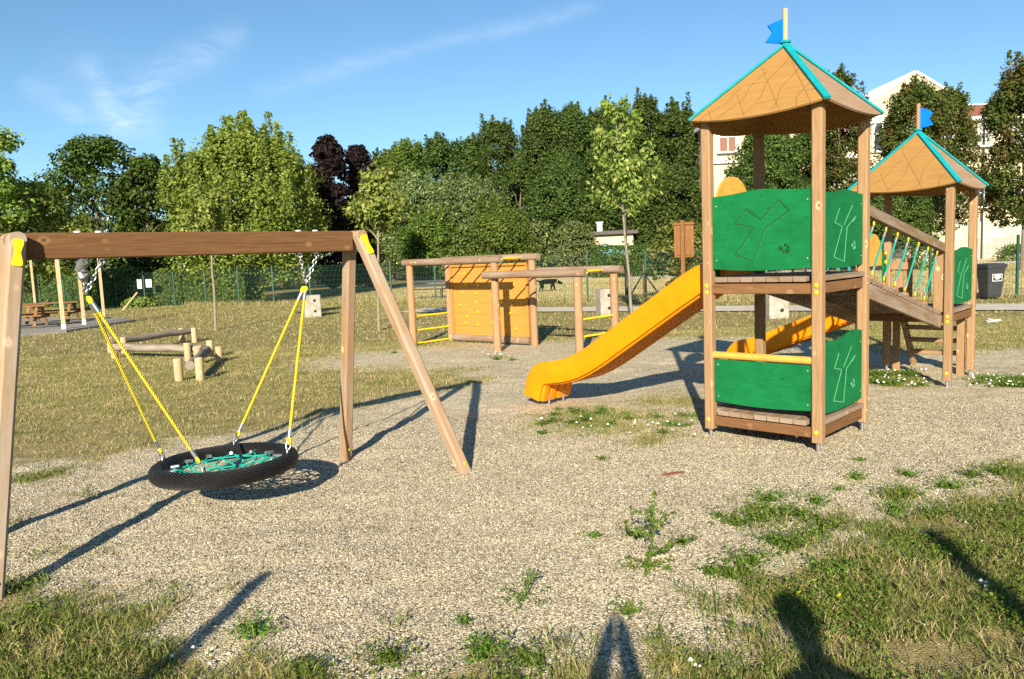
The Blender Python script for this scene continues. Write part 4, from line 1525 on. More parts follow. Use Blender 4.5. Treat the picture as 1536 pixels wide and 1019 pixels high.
# ------------------------------------------------------------------ climbing frame
c3 = V3((-0.274, 14.45, 0)); rowd = V3((.757, -.653, 0)); gap = V3((.72, .78, 0))
q1 = c3 - rowd * 2.32; q5 = c3 + rowd * 1.88
q3 = c3; q2 = q1 + gap; q4 = q3 + gap; q6 = q5 + gap
cf = thing("climbing_frame", "low log climbing frame with an orange climbing wall, overhead bars and two ladders", "climbing frame", (c3.x, c3.y, 0))
for q, h in ((q1, 1.66), (q2, 1.68), (q3, 1.66), (q4, 1.68), (q5, 1.37), (q6, 1.38)):
    mb = MB()
    mb.tube([q + V3((0, 0, z)) for z in (-.1, .3, .8, 1.2, h)], .073, 14)
    mb.build("post", W_LOG, cf, True)
for a, b, z in ((q1, q3, 1.72), (q2, q4, 1.74), (q3, q5, 1.44), (q4, q6, 1.46)):
    off = V3((0, 0, 0)) if z > 1.6 else (gap.normalized() * -.0)
    mb = MB()
    A = a - rowd * .17 + V3((0, 0, z)); B = b + rowd * .17 + V3((0, 0, z))
    if z < 1.6:
        A = a - rowd * .14 + V3((0, 0, z)) - gap.normalized() * .145 * (1 if a is q3 else -1)
        B = b + rowd * .17 + V3((0, 0, z))
    mb.tube([A.lerp(B, k / 5) for k in range(6)], .07, 14)
    mb.build("top_log", W_TOPLOG, cf, True)
for i in range(6):
    p = q1.lerp(q3, (i + .6) / 6.2) + V3((0, 0, 1.725))
    mb = MB(); mb.tube([p, p + gap + V3((0, 0, .01))], .017, 8); mb.build("overhead_bar", P_YEL, cf, True)
for i in range(5):
    p = q3.lerp(q5, (i + .6) / 5.2) + V3((0, 0, 1.445))
    mb = MB(); mb.tube([p, p + gap + V3((0, 0, .01))], .017, 8); mb.build("overhead_bar", P_YEL, cf, True)
for a, zz in ((q1, (.62, .33, .06)), (q5, (.64, .34, .05))):
    for z in zz:
        mb = MB(); mb.tube([a + V3((0, 0, z)), a + gap + V3((0, 0, z))], .02, 8); mb.build("ladder_rung", P_YEL, cf, True)
w0 = q2 + rowd * .10; w1 = q4 - rowd * .10
WL = (w1 - w0).length
wn = V3((-rowd.y, rowd.x, 0))
wn = -gap.normalized() if wn.dot(gap) > 0 else wn
wn = rowd.cross(V3((0, 0, 1)))
if wn.y > 0: wn = -wn
mb = MB()
for k in range(6):
    mb.plate([(0, .10 + k * .25), (WL, .10 + k * .25), (WL, .347 + k * .25), (0, .347 + k * .25)], w0, rowd, (0, 0, 1), .03)
cw = mb.build("climbing_wall", W_WALL, cf, True)
mb = MB()
for x in (.02, WL - .02):
    mb.bar(w0 + rowd * x + wn * .035 + V3((0, 0, .17)), w0 + rowd * x + wn * .035 + V3((0, 0, 1.58)), .05, .04, wn)
mb.bar(w0 + wn * .035 + V3((0, 0, 1.61)), w1 + wn * .035 + V3((0, 0, 1.61)), .05, .05, (0, 0, 1))
mb.build("wall_frame", W_WALL, cf, True)
mb = MB()
mb.tube([w0 + wn * .02 + V3((0, 0, .09)), w1 + wn * .02 + V3((0, 0, .09))], .075, 12)
mb.build("bottom_log", W_TOPLOG, cf, True)
g = random.Random(12)
for i in range(4):
    for k in range(6):
        if (i, k) == (3, 3): continue
        x = .17 + (i + .5 + g.uniform(-.32, .32)) / 4 * (WL - .34); z = .28 + (k + .5 + g.uniform(-.3, .3)) / 6 * 1.25
        mb = MB()
        mb.ball(w0 + rowd * x + wn * .03 + V3((0, 0, z)), .03, 8, 5, (1.2, .8, .9), wn)
        o_ = mb.build("hold", P_YEL, cw); o_.data.transform(Matrix.Translation(-V3(cf.location)))
for a, b in ((q1, 1.72), (q3, 1.72), (q5, 1.44)):
    for f in (-.3, .25):
        c = a + rowd * f + V3((0, 0, b)) + wn * .07
        mb = MB(); mb.ball(c, .018, 8, 5, (1, 1, .6), wn); mb.build("bolt_cap", P_YEL, cf, True)

# ------------------------------------------------------------------ balance logs


def balance(label, a, b, z, stubs):
    c = (V3(a) + V3(b)) / 2
    th = thing("balance_log", label, "balance beam", (c.x, c.y, 0), 0, "balance logs on the lawn")
    A = V3((a[0], a[1], z)); B = V3((b[0], b[1], z + .01))
    mb = MB()
    mb.tube([A.lerp(B, k / 6) + V3((0, 0, .012 * math.sin(k * 2.1))) for k in range(7)], .075, 14)
    mb.build("log", W_OLD, th, True)
    for (x, y, h) in stubs:
        mb = MB()
        mb.tube([(x, y, -.1), (x, y, h * .5), (x, y, h - .012), (x, y, h)], [.068, .066, .066, .058], 14)
        mb.build("stub", W_PALE, th, True)


def pair(p, d, h, s=.16):
    d = V3((d[0], d[1], 0)).normalized(); n = V3((-d.y, d.x, 0))
    return [(p[0] + n.x * s, p[1] + n.y * s, h), (p[0] - n.x * s, p[1] - n.y * s, h)]


l1a, l1b = (-8.75, 16.9), (-7.85, 19.1)
balance("rear balance log, the greyest of three, running away from the picnic tables", l1a, l1b, .27, pair((-8.68, 17.05), (.9, 2.2), .36, .20) + pair((-7.9, 18.95), (.9, 2.2), .36, .2))
l2a, l2b = (-8.35, 16.2), (-5.98, 15.0)
balance("middle balance log lying across the lawn between the other two", l2a, l2b, .22, [(-6.28, 14.98, .36), (-5.98, 15.34, .36), (-8.2, 15.97, .16)])
balance("nearest balance log pointing at the viewer between two pale stubs", (-5.16, 12.35), (-5.75, 14.6), .24, [(-5.32, 12.28, .37), (-4.99, 12.30, .37), (-5.9, 14.5, .3), (-5.55, 14.65, .3)])

# ------------------------------------------------------------------ picnic tables, pale posts


def picnic(label, c, rz):
    th = thing("picnic_table", label, "picnic table", c, rz, "picnic tables on the slab")
    L_ = 1.9
    mb = MB()
    for i in range(5):
        y = (-2 + i) * .15
        mb.bar((-L_ / 2, y, .735), (L_ / 2, y, .735), .14, .04, (0, 0, 1))
    mb.build("tabletop", W_TABLE, th)
    for s in (-1, 1):
        mb = MB()
        for i in range(2):
            y = s * (.66 + i * .15)
            mb.bar((-L_ / 2, y, .43), (L_ / 2, y, .43), .14, .04, (0, 0, 1))
        mb.build("bench", W_TABLE, th)
    for x in (-L_ / 2 + .3, L_ / 2 - .3):
        for s in (-1, 1):
            mb = MB()
            mb.bar((x, s * .24, .71), (x, s * .62, .06), .045, .10, (1, 0, 0))
            mb.build("leg", W_TABLE, th)
        mb = MB()
        mb.bar((x + .05, -.8, .37), (x + .05, .8, .37), .04, .10, (0, 0, 1))
        mb.bar((x + .05, -.33, .69), (x + .05, .33, .69), .04, .08, (0, 0, 1))
        mb.bar((x - .03, 0, .69), (x * .25, 0, .40), .04, .08, (0, 1, 0)) if False else None
        mb.build("cross_beam", W_TABLE, th)


picnic("nearer picnic table on the slab, partly behind the swing's left leg", (G(35, 497).x - .35, G(35, 497).y + .35, .06), rad(14))
picnic("farther picnic table on the slab, just left of the pale wooden posts", (G(92, 488).x - .45, G(92, 488).y + .3, .06), rad(14))
for (u, v, h, r, foot, lb) in ((96.2, 497, 2.72, .06, 1, "pale square post with white foot, nearest and leftmost in front of the picnic tables"),
                               (126.6, 490, 2.72, .055, 1, "pale square post with white foot just right of the farther picnic table"),
                               (156, 475, 2.6, .055, 0, "pale post at the back of the slab behind the yellow swing ropes"),
                               (55, 478, 2.9, .045, 0, "thin pale post behind the picnic tables, farthest left")):
    b = G(u, v)
    th = thing("square_post", lb, "post", (b.x, b.y, 0), .5, "posts around the picnic slab")
    mb = MB(); mb.bar((0, 0, .16 if foot else -.1), (0, 0, h), r * 2, r * 2, (0, 1, 0)); mb.build("shaft", W_PALE, th)
    mb = MB(); mb.bar((0, 0, h), (0, 0, h + .03), r * 2.3, r * 2.3, (0, 1, 0)); mb.build("cap", P_STEELD, th)
    if foot:
        mb = MB(); mb.bar((0, 0, -.05), (0, 0, .24), r * 2.12, r * 2.12, (0, 1, 0)); mb.build("metal_foot", P_WHITE, th)

# ------------------------------------------------------------------ concrete blocks
for (u, v, h, w, rz, lb) in ((467, 476, .74, .55, .35, "pale concrete block with two holes behind the swing's right rope"),
                             (909, 473, .74, .40, .2, "stained concrete block with two holes behind the climbing frame's right ladder"),
                             (1167, 478, .74, .50, .1, "concrete block seen through the near tower under the bridge")):
    b = G(u, v)
    th = thing("concrete_block", lb, "concrete block", (b.x, b.y + .2, 0), rz, "concrete blocks along the path")
    mb = MB(); mb.bar((0, 0, -.05), (0, 0, h), w, .5, (0, 1, 0), .025); mb.build("block", P_CONC, th)
    mb = MB()
    for z in (.2, .56):
        mb.tube([(w * .12, -.252, z), (w * .12, -.245, z)], .05, 14)
    mb.build("hole", P_DARK, th)

b = G(1149, 469)
th = thing("wooden_bollard", "short reddish brown wooden board left of the block seen through the near tower", "bollard", (b.x, b.y, 0), .2)
mb = MB(); mb.bar((0, 0, -.05), (0, 0, .62), .22, .08, (0, 1, 0), .01); mb.build("board", P_RUST, th)
mb = MB(); mb.bar((0, .06, -.1), (0, .06, .5), .07, .04, (0, 1, 0), .01); mb.build("stake", W_RED, th)

# ------------------------------------------------------------------ fence
fe = thing("wire_fence", "long green welded wire fence crossing behind the playground", "fence", FA)
e0, e1 = FA - fd * 14, FB + fd * 9
FLn = (e1 - e0).length
nf_ = round(FLn / 2.2)
for i in range(nf_ + 1):
    p = e0.lerp(e1, i / nf_)
    mb = MB(); mb.bar(p + V3((0, 0, -.1)), p + V3((0, 0, 1.78)), .065, .065, (0, 1, 0))
    mb.bar(p + V3((0, 0, 1.78)), p + V3((0, 0, 1.80)), .075, .075, (0, 1, 0))
    mb.build("post", P_FENCE, fe, True)
for i in range(nf_):
    a = e0.lerp(e1, i / nf_); b = e0.lerp(e1, (i + 1) / nf_)
    mb = MB()
    for k in range(9):
        z = .06 + k * .205
        mb.bar(a + V3((0, 0, z)), b + V3((0, 0, z)), .007, .007, (0, 0, 1), .001)
    n = 30
    for k in range(n):
        q = a.lerp(b, (k + .5) / n)
        mb.bar(q + V3((0, 0, .04)), q + V3((0, 0, 1.74)), .006, .006, (0, 1, 0), .001)
    mb.build("wire_panel", P_FENCE, fe, True)


def on_fence(u):
    r = ray(u, 430)
    # intersect vertical plane of the fence
    t = (FA.x * fd.y - FA.y * fd.x) / (r.x * fd.y - r.y * fd.x)
    return V3((r.x * t, r.y * t, 0))


for u, v0, v1, w, lb in ((211, 419, 433, .34, "white paper notice in portrait format on the fence, left of two"), (225, 419, 431, .44, "white paper notice in landscape format on the fence, right of two")):
    p = on_fence(u)
    z0 = D(u, v1, p.y).z; z1 = D(u, v0, p.y).z
    q = p + fn * .06
    mb = MB(); mb.plate([(-w / 2, 0), (w / 2, 0), (w / 2, z1 - z0), (-w / 2, z1 - z0)], (0, 0, 0), fd, (0, 0, 1), .006)
    o_ = mb.build("paper_notice", P_WHITE); o_.location = (q.x, q.y, z0)
    tag(o_, lb, "notice", "paper notices on the fence")
    mb = MB()
    for k in range(7):
        zz = (z1 - z0) * (.85 - k * .11)
        mb.plate([(-w * .38, 0), (w * (.38 - .2 * (k % 3 == 2)), 0), (w * (.38 - .2 * (k % 3 == 2)), .012), (-w * .38, .012)], fn * .005 + V3((0, 0, zz)), fd, (0, 0, 1), .002)
    mb.build("print", P_TEXT, o_)

# leaning stick by the hedge
a = G(183, 466); 
mb = MB(); mb.bar((0, 0, -.03), (.75, .1, .82), .07, .05, (0, 1, 0)); o_ = mb.build("leaning_stick", W_PALE); o_.location = (a.x, a.y, 0)
tag(o_, "pale wooden stick leaning by the hedge below the white notices", "stick")

# ------------------------------------------------------------------ notice board, lamp, braced post, bench, bin, litter
b = G(1026, 472)
th = thing("notice_board", "brown wooden notice board seen from behind, in front of the photinia bush", "sign", (b.x, b.y, 0), -.45)
mb = MB(); mb.bar((0, 0, -.1), (0, 0, 2.55), .10, .09, (0, 1, 0)); mb.build("post", W_RED, th)
mb = MB(); mb.bar((0.02, .075, 1.62), (0.02, .075, 2.42), .42, .03, (0, 1, 0)); mb.build("board", W_RED, th)
mb = MB()
for x in (-.21, .25):
    mb.bar((x, .07, 1.58), (x, .07, 2.44), .07, .06, (0, 1, 0))
mb.bar((-.27, .07, 2.46), (.31, .07, 2.46), .06, .12, (0, 1, 0)); mb.bar((-.24, .07, 1.58), (.28, .07, 1.58), .05, .05, (0, 1, 0))
mb.build("frame", W_RED, th)

b = G(941, 444)
th = thing("street_lamp", "slim dark lamp post with a lantern head behind the tall sapling", "street lamp", (b.x, b.y, 0))
mb = MB(); mb.tube([(0, 0, -.1), (0, 0, .9), (0, 0, .92), (0, 0, 3.35)], [.085, .085, .055, .045], 12); mb.build("pole", P_DARK, th)
mb = MB(); mb.tube([(0, 0, 3.35), (0, 0, 3.42), (0, 0, 3.75), (0, 0, 3.8), (0, 0, 3.9)], [.06, .12, .2, .23, .05], 12); mb.build("lantern", P_DARK, th)

b = G(966, 447)
th = thing("braced_post", "thin fence post held by two slanting braces right of the lamp post", "post", (b.x, b.y, 0))
mb = MB(); mb.bar((0, 0, -.1), (0, 0, 1.25), .05, .05, (0, 1, 0)); mb.build("stake", W_RED, th)
mb = MB()
mb.bar((0, -.04, .95), (-.62, -.1, -.03), .05, .04, (0, 1, 0)); mb.bar((0, -.04, .95), (.66, -.1, -.03), .05, .04, (0, 1, 0))
mb.build("brace", P_DARK, th)

b = G(640, 449)
th = thing("park_bench", "dark bench in the dog field behind the climbing frame's left end", "bench", (b.x, b.y, 0), -.1)
mb = MB()
for i in range(3): mb.bar((-.85, -.16 + i * .16, .45), (.85, -.16 + i * .16, .45), .13, .035, (0, 0, 1))
mb.build("seat", P_DARK, th)
mb = MB()
for i in range(2): mb.bar((-.85, .27, .62 + i * .17), (.85, .27, .62 + i * .17), .03, .13, (0, 0, 1))
mb.build("backrest", P_DARK, th)
for x in (-.7, .7):
    mb = MB(); mb.bar((x, -.15, 0), (x, -.15, .44), .05, .05, (0, 1, 0)); mb.bar((x, .2, 0), (x, .28, .85), .05, .05, (0, 1, 0)); mb.build("leg", P_DARK, th)

b = G(1485, 449)
th = thing("wheelie_bin", "dark grey wheelie bin with a white label beside the fence", "bin", (b.x, b.y, 0), .12)
mb = MB()
rings = []
for z, w, d_ in ((.06, .40, .38), (.12, .42, .42), (.75, .52, .52), (.88, .55, .56), (.90, .60, .60), (.94, .60, .60)):
    a, c, e = w / 2, d_ / 2, .04
    rings.append([V3(q) for q in ((a, -c + e, z), (a, c - e, z), (a - e, c, z), (-a + e, c, z), (-a, c - e, z), (-a, -c + e, z), (-a + e, -c, z), (a - e, -c, z))])
mb.loft(rings)
mb.build("body", P_BIN, th)
mb = MB()
rings = []
for z, w, d_ in ((.945, .62, .64), (.975, .62, .64), (1.02, .50, .50)):
    a, c, e = w / 2, d_ / 2, .06
    rings.append([V3(q) for q in ((a, -c + e, z), (a, c - e, z), (a - e, c, z), (-a + e, c, z), (-a, c - e, z), (-a, -c + e, z), (-a + e, -c, z), (a - e, -c, z))])
mb.loft(rings)
mb.tube([(-.24, .34, .96), (.24, .34, .96)], .018, 8)
mb.build("lid", P_BIN, th)
mb = MB(); mb.plate([(-.15, .52), (.15, .52), (.15, .72), (-.15, .72)], (0, -.262, 0), (1, 0, .0), (0, 0, 1), .004)
lb_ = mb.build("label", P_WHITE, th)
mb = MB()
mb.plate([(-.135, .535), (.135, .535), (.135, .705), (-.135, .705)], (0, -.2655, 0), (1, 0, .0), (0, 0, 1), .002)
mb.build("label_field", P_BIN, lb_)
mb = MB()
for k, z in enumerate((.66, .62, .575)):
    w = (.09, .11, .06)[k]
    mb.plate([(-w, z), (w, z), (w, z + .022), (-w, z + .022)], (0, -.268, 0), (1, 0, 0), (0, 0, 1), .002)
mb.build("print", P_WHITE, lb_)
for x in (-.27, .27):
    mb = MB(); mb.tube([(x - .025, .2, .09), (x + .025, .2, .09)], .095, 16); mb.build("wheel", P_BLACK, th)

b = G(1490, 484)
mb = MB()
g = random.Random(2)
mb.plate([(-.28, -.1), (0, -.13), (.25, -.06), (.3, .08), (.05, .06), (-.2, .12)], (0, 0, .05), (1, 0, .06), (0, 1, .1), .012)
mb.plate([(-.1, -.05), (.12, -.08), (.16, .05), (-.08, .08)], (-.1, .02, .085), (1, 0, -.2), (0, 1, .2), .012)
o_ = mb.build("paper_litter", P_WHITE); o_.scale = (.55, .7, .8); o_.location = (b.x, b.y, 0); tag(o_, "crumpled white litter on the lawn below the wheelie bin", "litter")

# ------------------------------------------------------------------ painted hut and the big cream building
hy = 64.0
hc = D(905, 380, hy)
th = thing("painted_hut", "low cream hut with a flat dark roof and blue cloud graffiti below the columnar trees", "hut", (hc.x, hy, 0), -.05)
mb = MB(); mb.box((0, 1.5, 1.6), 4.9, 3.0, 3.3, .01); mb.build("wall", P_WALL, th)
mb = MB(); mb.box((0, 1.45, 3.38), 5.6, 3.7, .26, .02); mb.box((0, 1.45, 3.535), 5.2, 3.3, .05, .02)
rf = mb.build("roof", P_DARKROOF, th)
mb = MB(); mb.box((-.2, .8, 3.9), .42, .42, .68, .02); mb.box((-.2, .8, 4.28), .6, .6, .1, .02); mb.build("chimney", P_WHITE, rf)
mb = MB()
ol = [(-1.9, .9)] + [(-1.9 + i * 0.165, 1.7 + .62 * math.sin(i / 23 * PI) + .2 * abs(math.sin(i * .62))) for i in range(24)] + [(1.895, .9)]
mb.plate(ol, (0, -.004, 0), (1, 0, 0), (0, 0, 1), .004)
gr = mb.build("graffiti", P_GRAF, th)
mb = MB()
for a, c in zip(ol[1:-2], ol[2:-1]):
    mb.bar((a[0], -.010, a[1]), (c[0], -.010, c[1]), .10, .006, (0, -1, 0), .001)
mb.build("graffiti_outline", P_DARK, gr)

by = 66.0


def bx(u): return D(u, 380, by).x


def bzv(u, v): return D(u, v, by).z


bc = bx(1290)
th = thing("cream_building", "large cream building with a gable, arched windows and red tiled roof wing behind the trees", "building", (bc, by, 0))


def window(x, z0, w, h, arched, glass, y=0.0):
    ol = [(-w / 2, 0), (w / 2, 0)]
    if arched:
        ol += [(w / 2 * math.cos(a * PI / 10), h - w / 2 + w / 2 * math.sin(a * PI / 10)) for a in range(11)]
    else:
        ol += [(w / 2, h), (-w / 2, h)]
    ou = [(p[0] * 1.25, p[1] * 1.09 - .06) for p in ol]
    mb = MB(); mb.plate(ou, (x, y - .03, z0), (1, 0, 0), (0, 0, 1), .08)
    f = mb.build("window", P_WHITE, th)
    mb = MB(); mb.plate(ol, (x, y - .08, z0), (1, 0, 0), (0, 0, 1), .03); mb.build("pane", glass, f)
    mb = MB(); mb.box((x, y - .12, z0 + h * .5), .07, .05, h * .96); mb.box((x, y - .12, z0 + h * .58), w, .05, .07)
    mb.box((x, y - .16, z0 - .1), w * 1.4, .3, .14)
    mb.build("sill", P_WHITE, f)


# left long block
xl0, xl1 = bx(1064) - bc, bx(1312) - bc
ze = bzv(1180, 186)
mb = MB(); mb.box(((xl0 + xl1) / 2, 5.1, ze / 2), xl1 - xl0, 10, ze, .01); mb.build("wall", P_WALL, th)
mb = MB(); mb.box(((xl0 + xl1) / 2, 4.9, ze + .15), xl1 - xl0 + .8, 11, .3); mb.box(((xl0 + xl1) / 2, -.03, bzv(1093, 243)), xl1 - xl0, .3, .22); mb.build("cornice", P_WHITE, th)
mb = MB()
mb.plate([(xl0 - .4, 0), (xl1 + .4, 0), (xl1 + .4, 6.2), (xl0 - .4, 6.2)], (0, -.5, ze + .3), (1, 0, 0), (0, .98, .16), .15)
mb.build("roof", P_TILE, th)
for u in (1093, 1150, 1207, 1264):
    window(bx(u) - bc, bzv(1093, 227), 1.3, 2.0, True, P_SHUT)
    window(bx(u) - bc, 4.2, 1.3, 2.2, False, P_GLASS)
# gable block in front
xg0, xg1 = bx(1296) - bc, bx(1432) - bc
zg = bzv(1310, 158); zt_ = bzv(1368, 112)
mb = MB(); mb.plate([(xg0, 0), (xg1, 0), (xg1, zg), ((xg0 + xg1) / 2, zt_), (xg0, zg)], (0, 3.0, 0), (1, 0, 0), (0, 0, 1), 7.0); mb.build("gable_wall", P_WALL, th)
mb = MB()
xm = (xg0 + xg1) / 2
mb.bar((xg0 - .3, 3, zg + .02), (xm, 3, zt_ + .2), .18, 7.6, (0, 1, 0)) if False else None
for s, xe in ((-1, xg0), (1, xg1)):
    d = V3((xm - xe, 0, zt_ - zg)).normalized()
    n = V3((-d.z, 0, d.x)) if d.x > 0 else V3((d.z, 0, -d.x))
    mb.bar(V3((xe, 3.1, zg)) - d * .5 + n * .12, V3((xm, 3.1, zt_)) + n * .12, 7.5, .2, n)
mb.build("gable_roof", P_WHITE, th)
mb = MB(); mb.box((xm, -.6, bzv(1320, 184)), xg1 - xg0 + .3, .35, .3); mb.build("gable_cornice", P_WHITE, th)
for u in (1317, 1408):
    window(bx(u) - bc, bzv(1317, 227), 1.3, 2.3, True, P_GLASS, -.5)
    window(bx(u) - bc, 4.2, 1.3, 2.2, False, P_GLASS, -.5)
# right wing with red tiles
xr0, xr1 = bx(1424) - bc, bx(1680) - bc
zr = bzv(1465, 177); zk = bzv(1465, 146)
mb = MB(); mb.box(((xr0 + xr1) / 2, 5.1, zr / 2), xr1 - xr0, 10, zr, .01); mb.build("wing_wall", P_WALL, th)
mb = MB()
mb.plate([(xr0, 0), (xr1, 0), (xr1, 7.2), (xr0, 7.2)], (0, -.5, zr), (1, 0, 0), (0, 5.6, zk - zr), .16)
mb.build("tiled_roof", P_TILE, th)
mb = MB()
mb.bar((xr0, 6.4, zk + .35), (xr1, 6.4, zk + .35), .4, .35, (0, 0, 1)); mb.box(((xr0 + xr1) / 2, -.3, zr - .1), xr1 - xr0, .5, .3)
mb.build("ridge_cap", P_WHITE, th)
for u in (1473, 1518, 1563):
    window(bx(u) - bc, bzv(1473, 218), 1.0, 1.7, False, P_PALEPANE)
    window(bx(u) - bc, 4.4, 1.1, 1.9, False, P_GLASS)
mb = MB(); mb.box(((xl0 + xr1) / 2, -.72, 1.3), xr1 - xl0, .12, 2.6) if False else None
mb.box(((xg1 + xr1) / 2, -.06, 1.55), xr1 - xg1, .18, 3.1); mb.build("plinth", P_WALLD, th)
mb = MB(); mb.tube([(bx(1470) - bc, -.22, 0), (bx(1470) - bc, -.22, zr)], .07, 8); mb.build("downpipe", P_DARK, th)

# ------------------------------------------------------------------ skin figures


def skin_mesh(name, verts, edges, radii, mat, parent, levels=2, root=0):
    me = bpy.data.meshes.new(name)
    me.from_pydata(verts, edges, [])
    o = bpy.data.objects.new(name, me); col.objects.link(o)
    m = o.modifiers.new("skin", 'SKIN'); m.use_smooth_shade = True
    for i, r in enumerate(radii):
        sv = me.skin_vertices[0].data[i]
        sv.radius = r if isinstance(r, tuple) else (r, r)
        sv.use_root = (i == root)
    s_ = o.modifiers.new("sub", 'SUBSURF'); s_.levels = levels; s_.render_levels = levels
    dg = bpy.context.evaluated_depsgraph_get()
    nm = bpy.data.meshes.new_from_object(o.evaluated_get(dg))
    o.modifiers.clear(); o.data = nm
    nm.materials.clear(); nm.materials.append(mat)
    if parent is not None: o.parent = parent
    return o


b = G(822, 438)
dg_ = thing("dog", "black dog with lowered head walking right in the dry field behind the climbing frame", "dog", (b.x, b.y, 0), .06)
V_ = [(-.30, 0, .50), (0, 0, .50), (.25, 0, .53), (.40, 0, .52), (.52, 0, .47), (.60, 0, .43), (.72, 0, .37),   # pelvis.. chest, neck, head, muzzle
      (-.40, 0, .52), (-.55, 0, .56), (-.72, 0, .50),                                                    # tail
      (-.34, -.09, .38), (-.30, -.10, .28), (-.42, -.10, .16), (-.38, -.10, .02), (-.33, -.10, .015),
      (-.30, .09, .38), (-.20, .10, .28), (-.27, .10, .16), (-.20, .10, .02), (-.15, .10, .015),
      (.26, -.09, .40), (.30, -.09, .22), (.36, -.09, .03), (.41, -.09, .015),
      (.24, .09, .40), (.18, .09, .22), (.14, .09, .04), (.19, .09, .015)]
E_ = [(0, 1), (1, 2), (2, 3), (3, 4), (4, 5), (5, 6), (0, 7), (7, 8), (8, 9), (0, 10), (10, 11), (11, 12), (12, 13), (13, 14), (0, 15), (15, 16), (16, 17), (17, 18), (18, 19),
      (2, 20), (20, 21), (21, 22), (22, 23), (2, 24), (24, 25), (25, 26), (26, 27)]
R__ = [.13, .125, .16, .11, .085, .085, .042, .05, .035, .02, .085, .06, .035, .028, .03, .085, .06, .035, .028, .03, .07, .042, .03, .032, .07, .042, .03, .032]
skin_mesh("body", V_, E_, R__, P_FUR, dg_)
for s in (-1, 1):
    mb = MB(); mb.plate([(-.035, 0), (.035, 0), (.02, -.10), (-.01, -.11)], (.55, s * .085, .49), (1, 0, -.3), (0, s * .35, 1), .015); mb.build("ear", P_FUR, dg_)
mb = MB(); mb.torus((.455, 0, .495), .105, .012, (.8, 0, -.5), 18, 6); mb.build("collar", P_STRAW, dg_)


def person(label, base, h, arms, mat_top, mat_leg):
    th = thing("person", label, "person", base, 0, "people standing behind the viewpoint")
    k = h / 1.78
    hip = .93
    V_ = [(0, 0, hip), (0, 0, 1.12), (0, 0, 1.30), (0, 0, 1.43), (0, 0, 1.52), (0, .02, 1.60), (0, .02, 1.70)]
    R_ = [(.15, .11), (.135, .10), (.155, .115), (.12, .09), (.05, .05), (.07, .085), (.065, .08)]
    E_ = [(i, i + 1) for i in range(6)]
    for s in (-1, 1):
        i = len(V_)
        V_ += [(s * .09, 0, .86), (s * .10, .015, .48), (s * .10, 0, .09), (s * .11, .14, .03)]
        R_ += [.08, .055, .04, .038]
        E_ += [(0, i), (i, i + 1), (i + 1, i + 2), (i + 2, i + 3)]
        i = len(V_)
        if arms:
            V_ += [(s * .16, 0, 1.44), (s * .10, .06, 1.68), (s * .045, .12, 1.92)]
        else:
            V_ += [(s * .17, 0, 1.42), (s * .21, -.02, 1.14), (s * .19, .06, .90)]
        R_ += [.06, .058, .045] if arms else [.055, .042, .03]
        E_ += [(3, i), (i, i + 1), (i + 1, i + 2)]
        # palm, four fingers and a thumb
        w = V3(V_[-1]); d = (w - V3(V_[-2])).normalized()
        sd = V3((0, 1, 0))
        j = len(V_)
        V_.append(tuple(w + d * .07)); R_.append((.03, .018)); E_.append((i + 2, j))
        for q, ln in ((-.027, .065), (-.009, .078), (.009, .072), (.027, .055)):
            n = len(V_)
            V_ += [tuple(w + d * (.07 + ln * .5) + sd * q), tuple(w + d * (.07 + ln * .9) + sd * q * .9 - V3((0, .012, 0)))]
            R_ += [.009, .0075]; E_ += [(j, n), (n, n + 1)]
        n = len(V_)
        V_ += [tuple(w + d * .05 + sd * .045), tuple(w + d * .085 + sd * .055)]
        R_ += [.0095, .008]; E_ += [(i + 2, n), (n, n + 1)]
    V_ = [tuple(c * k for c in v) for v in V_]
    R_ = [tuple(c * k for c in r) if isinstance(r, tuple) else r * k for r in R_]
    skin_mesh("body", V_, E_, R_, mat_top, th)
    mb = MB(); mb.ball((0, -.005, 1.70 * k), .10 * k, 14, 9, (.9, 1, 1.05)); mb.build("hair", P_HAIR, th)
    return th


person("person in dark clothes standing behind the viewpoint with both hands raised", (-.19, -.56, 0), 1.57, True, P_CLOTH, P_JEANS)
person("person in blue clothes standing behind the viewer on the right, only the shadow in view", (.66, -.42, 0), 1.84, False, P_JEANS, P_JEANS)
for (x, y, h, r, lb) in ((-2.32, -1.16, 2.42, .05, "round wooden post outside the left edge, only its shadow in view"), (1.57, -1.1, 2.5, .055, "round wooden post outside the right edge, only its shadow in view")):
    mb = MB(); mb.tube([(0, 0, -.1), (0, 0, h - .02), (0, 0, h)], [r, r, r * .8], 14)
    o_ = mb.build("wooden_post", W_LOG); o_.location = (x, y, 0); tag(o_, lb, "post")

# ------------------------------------------------------------------ weeds and flowers


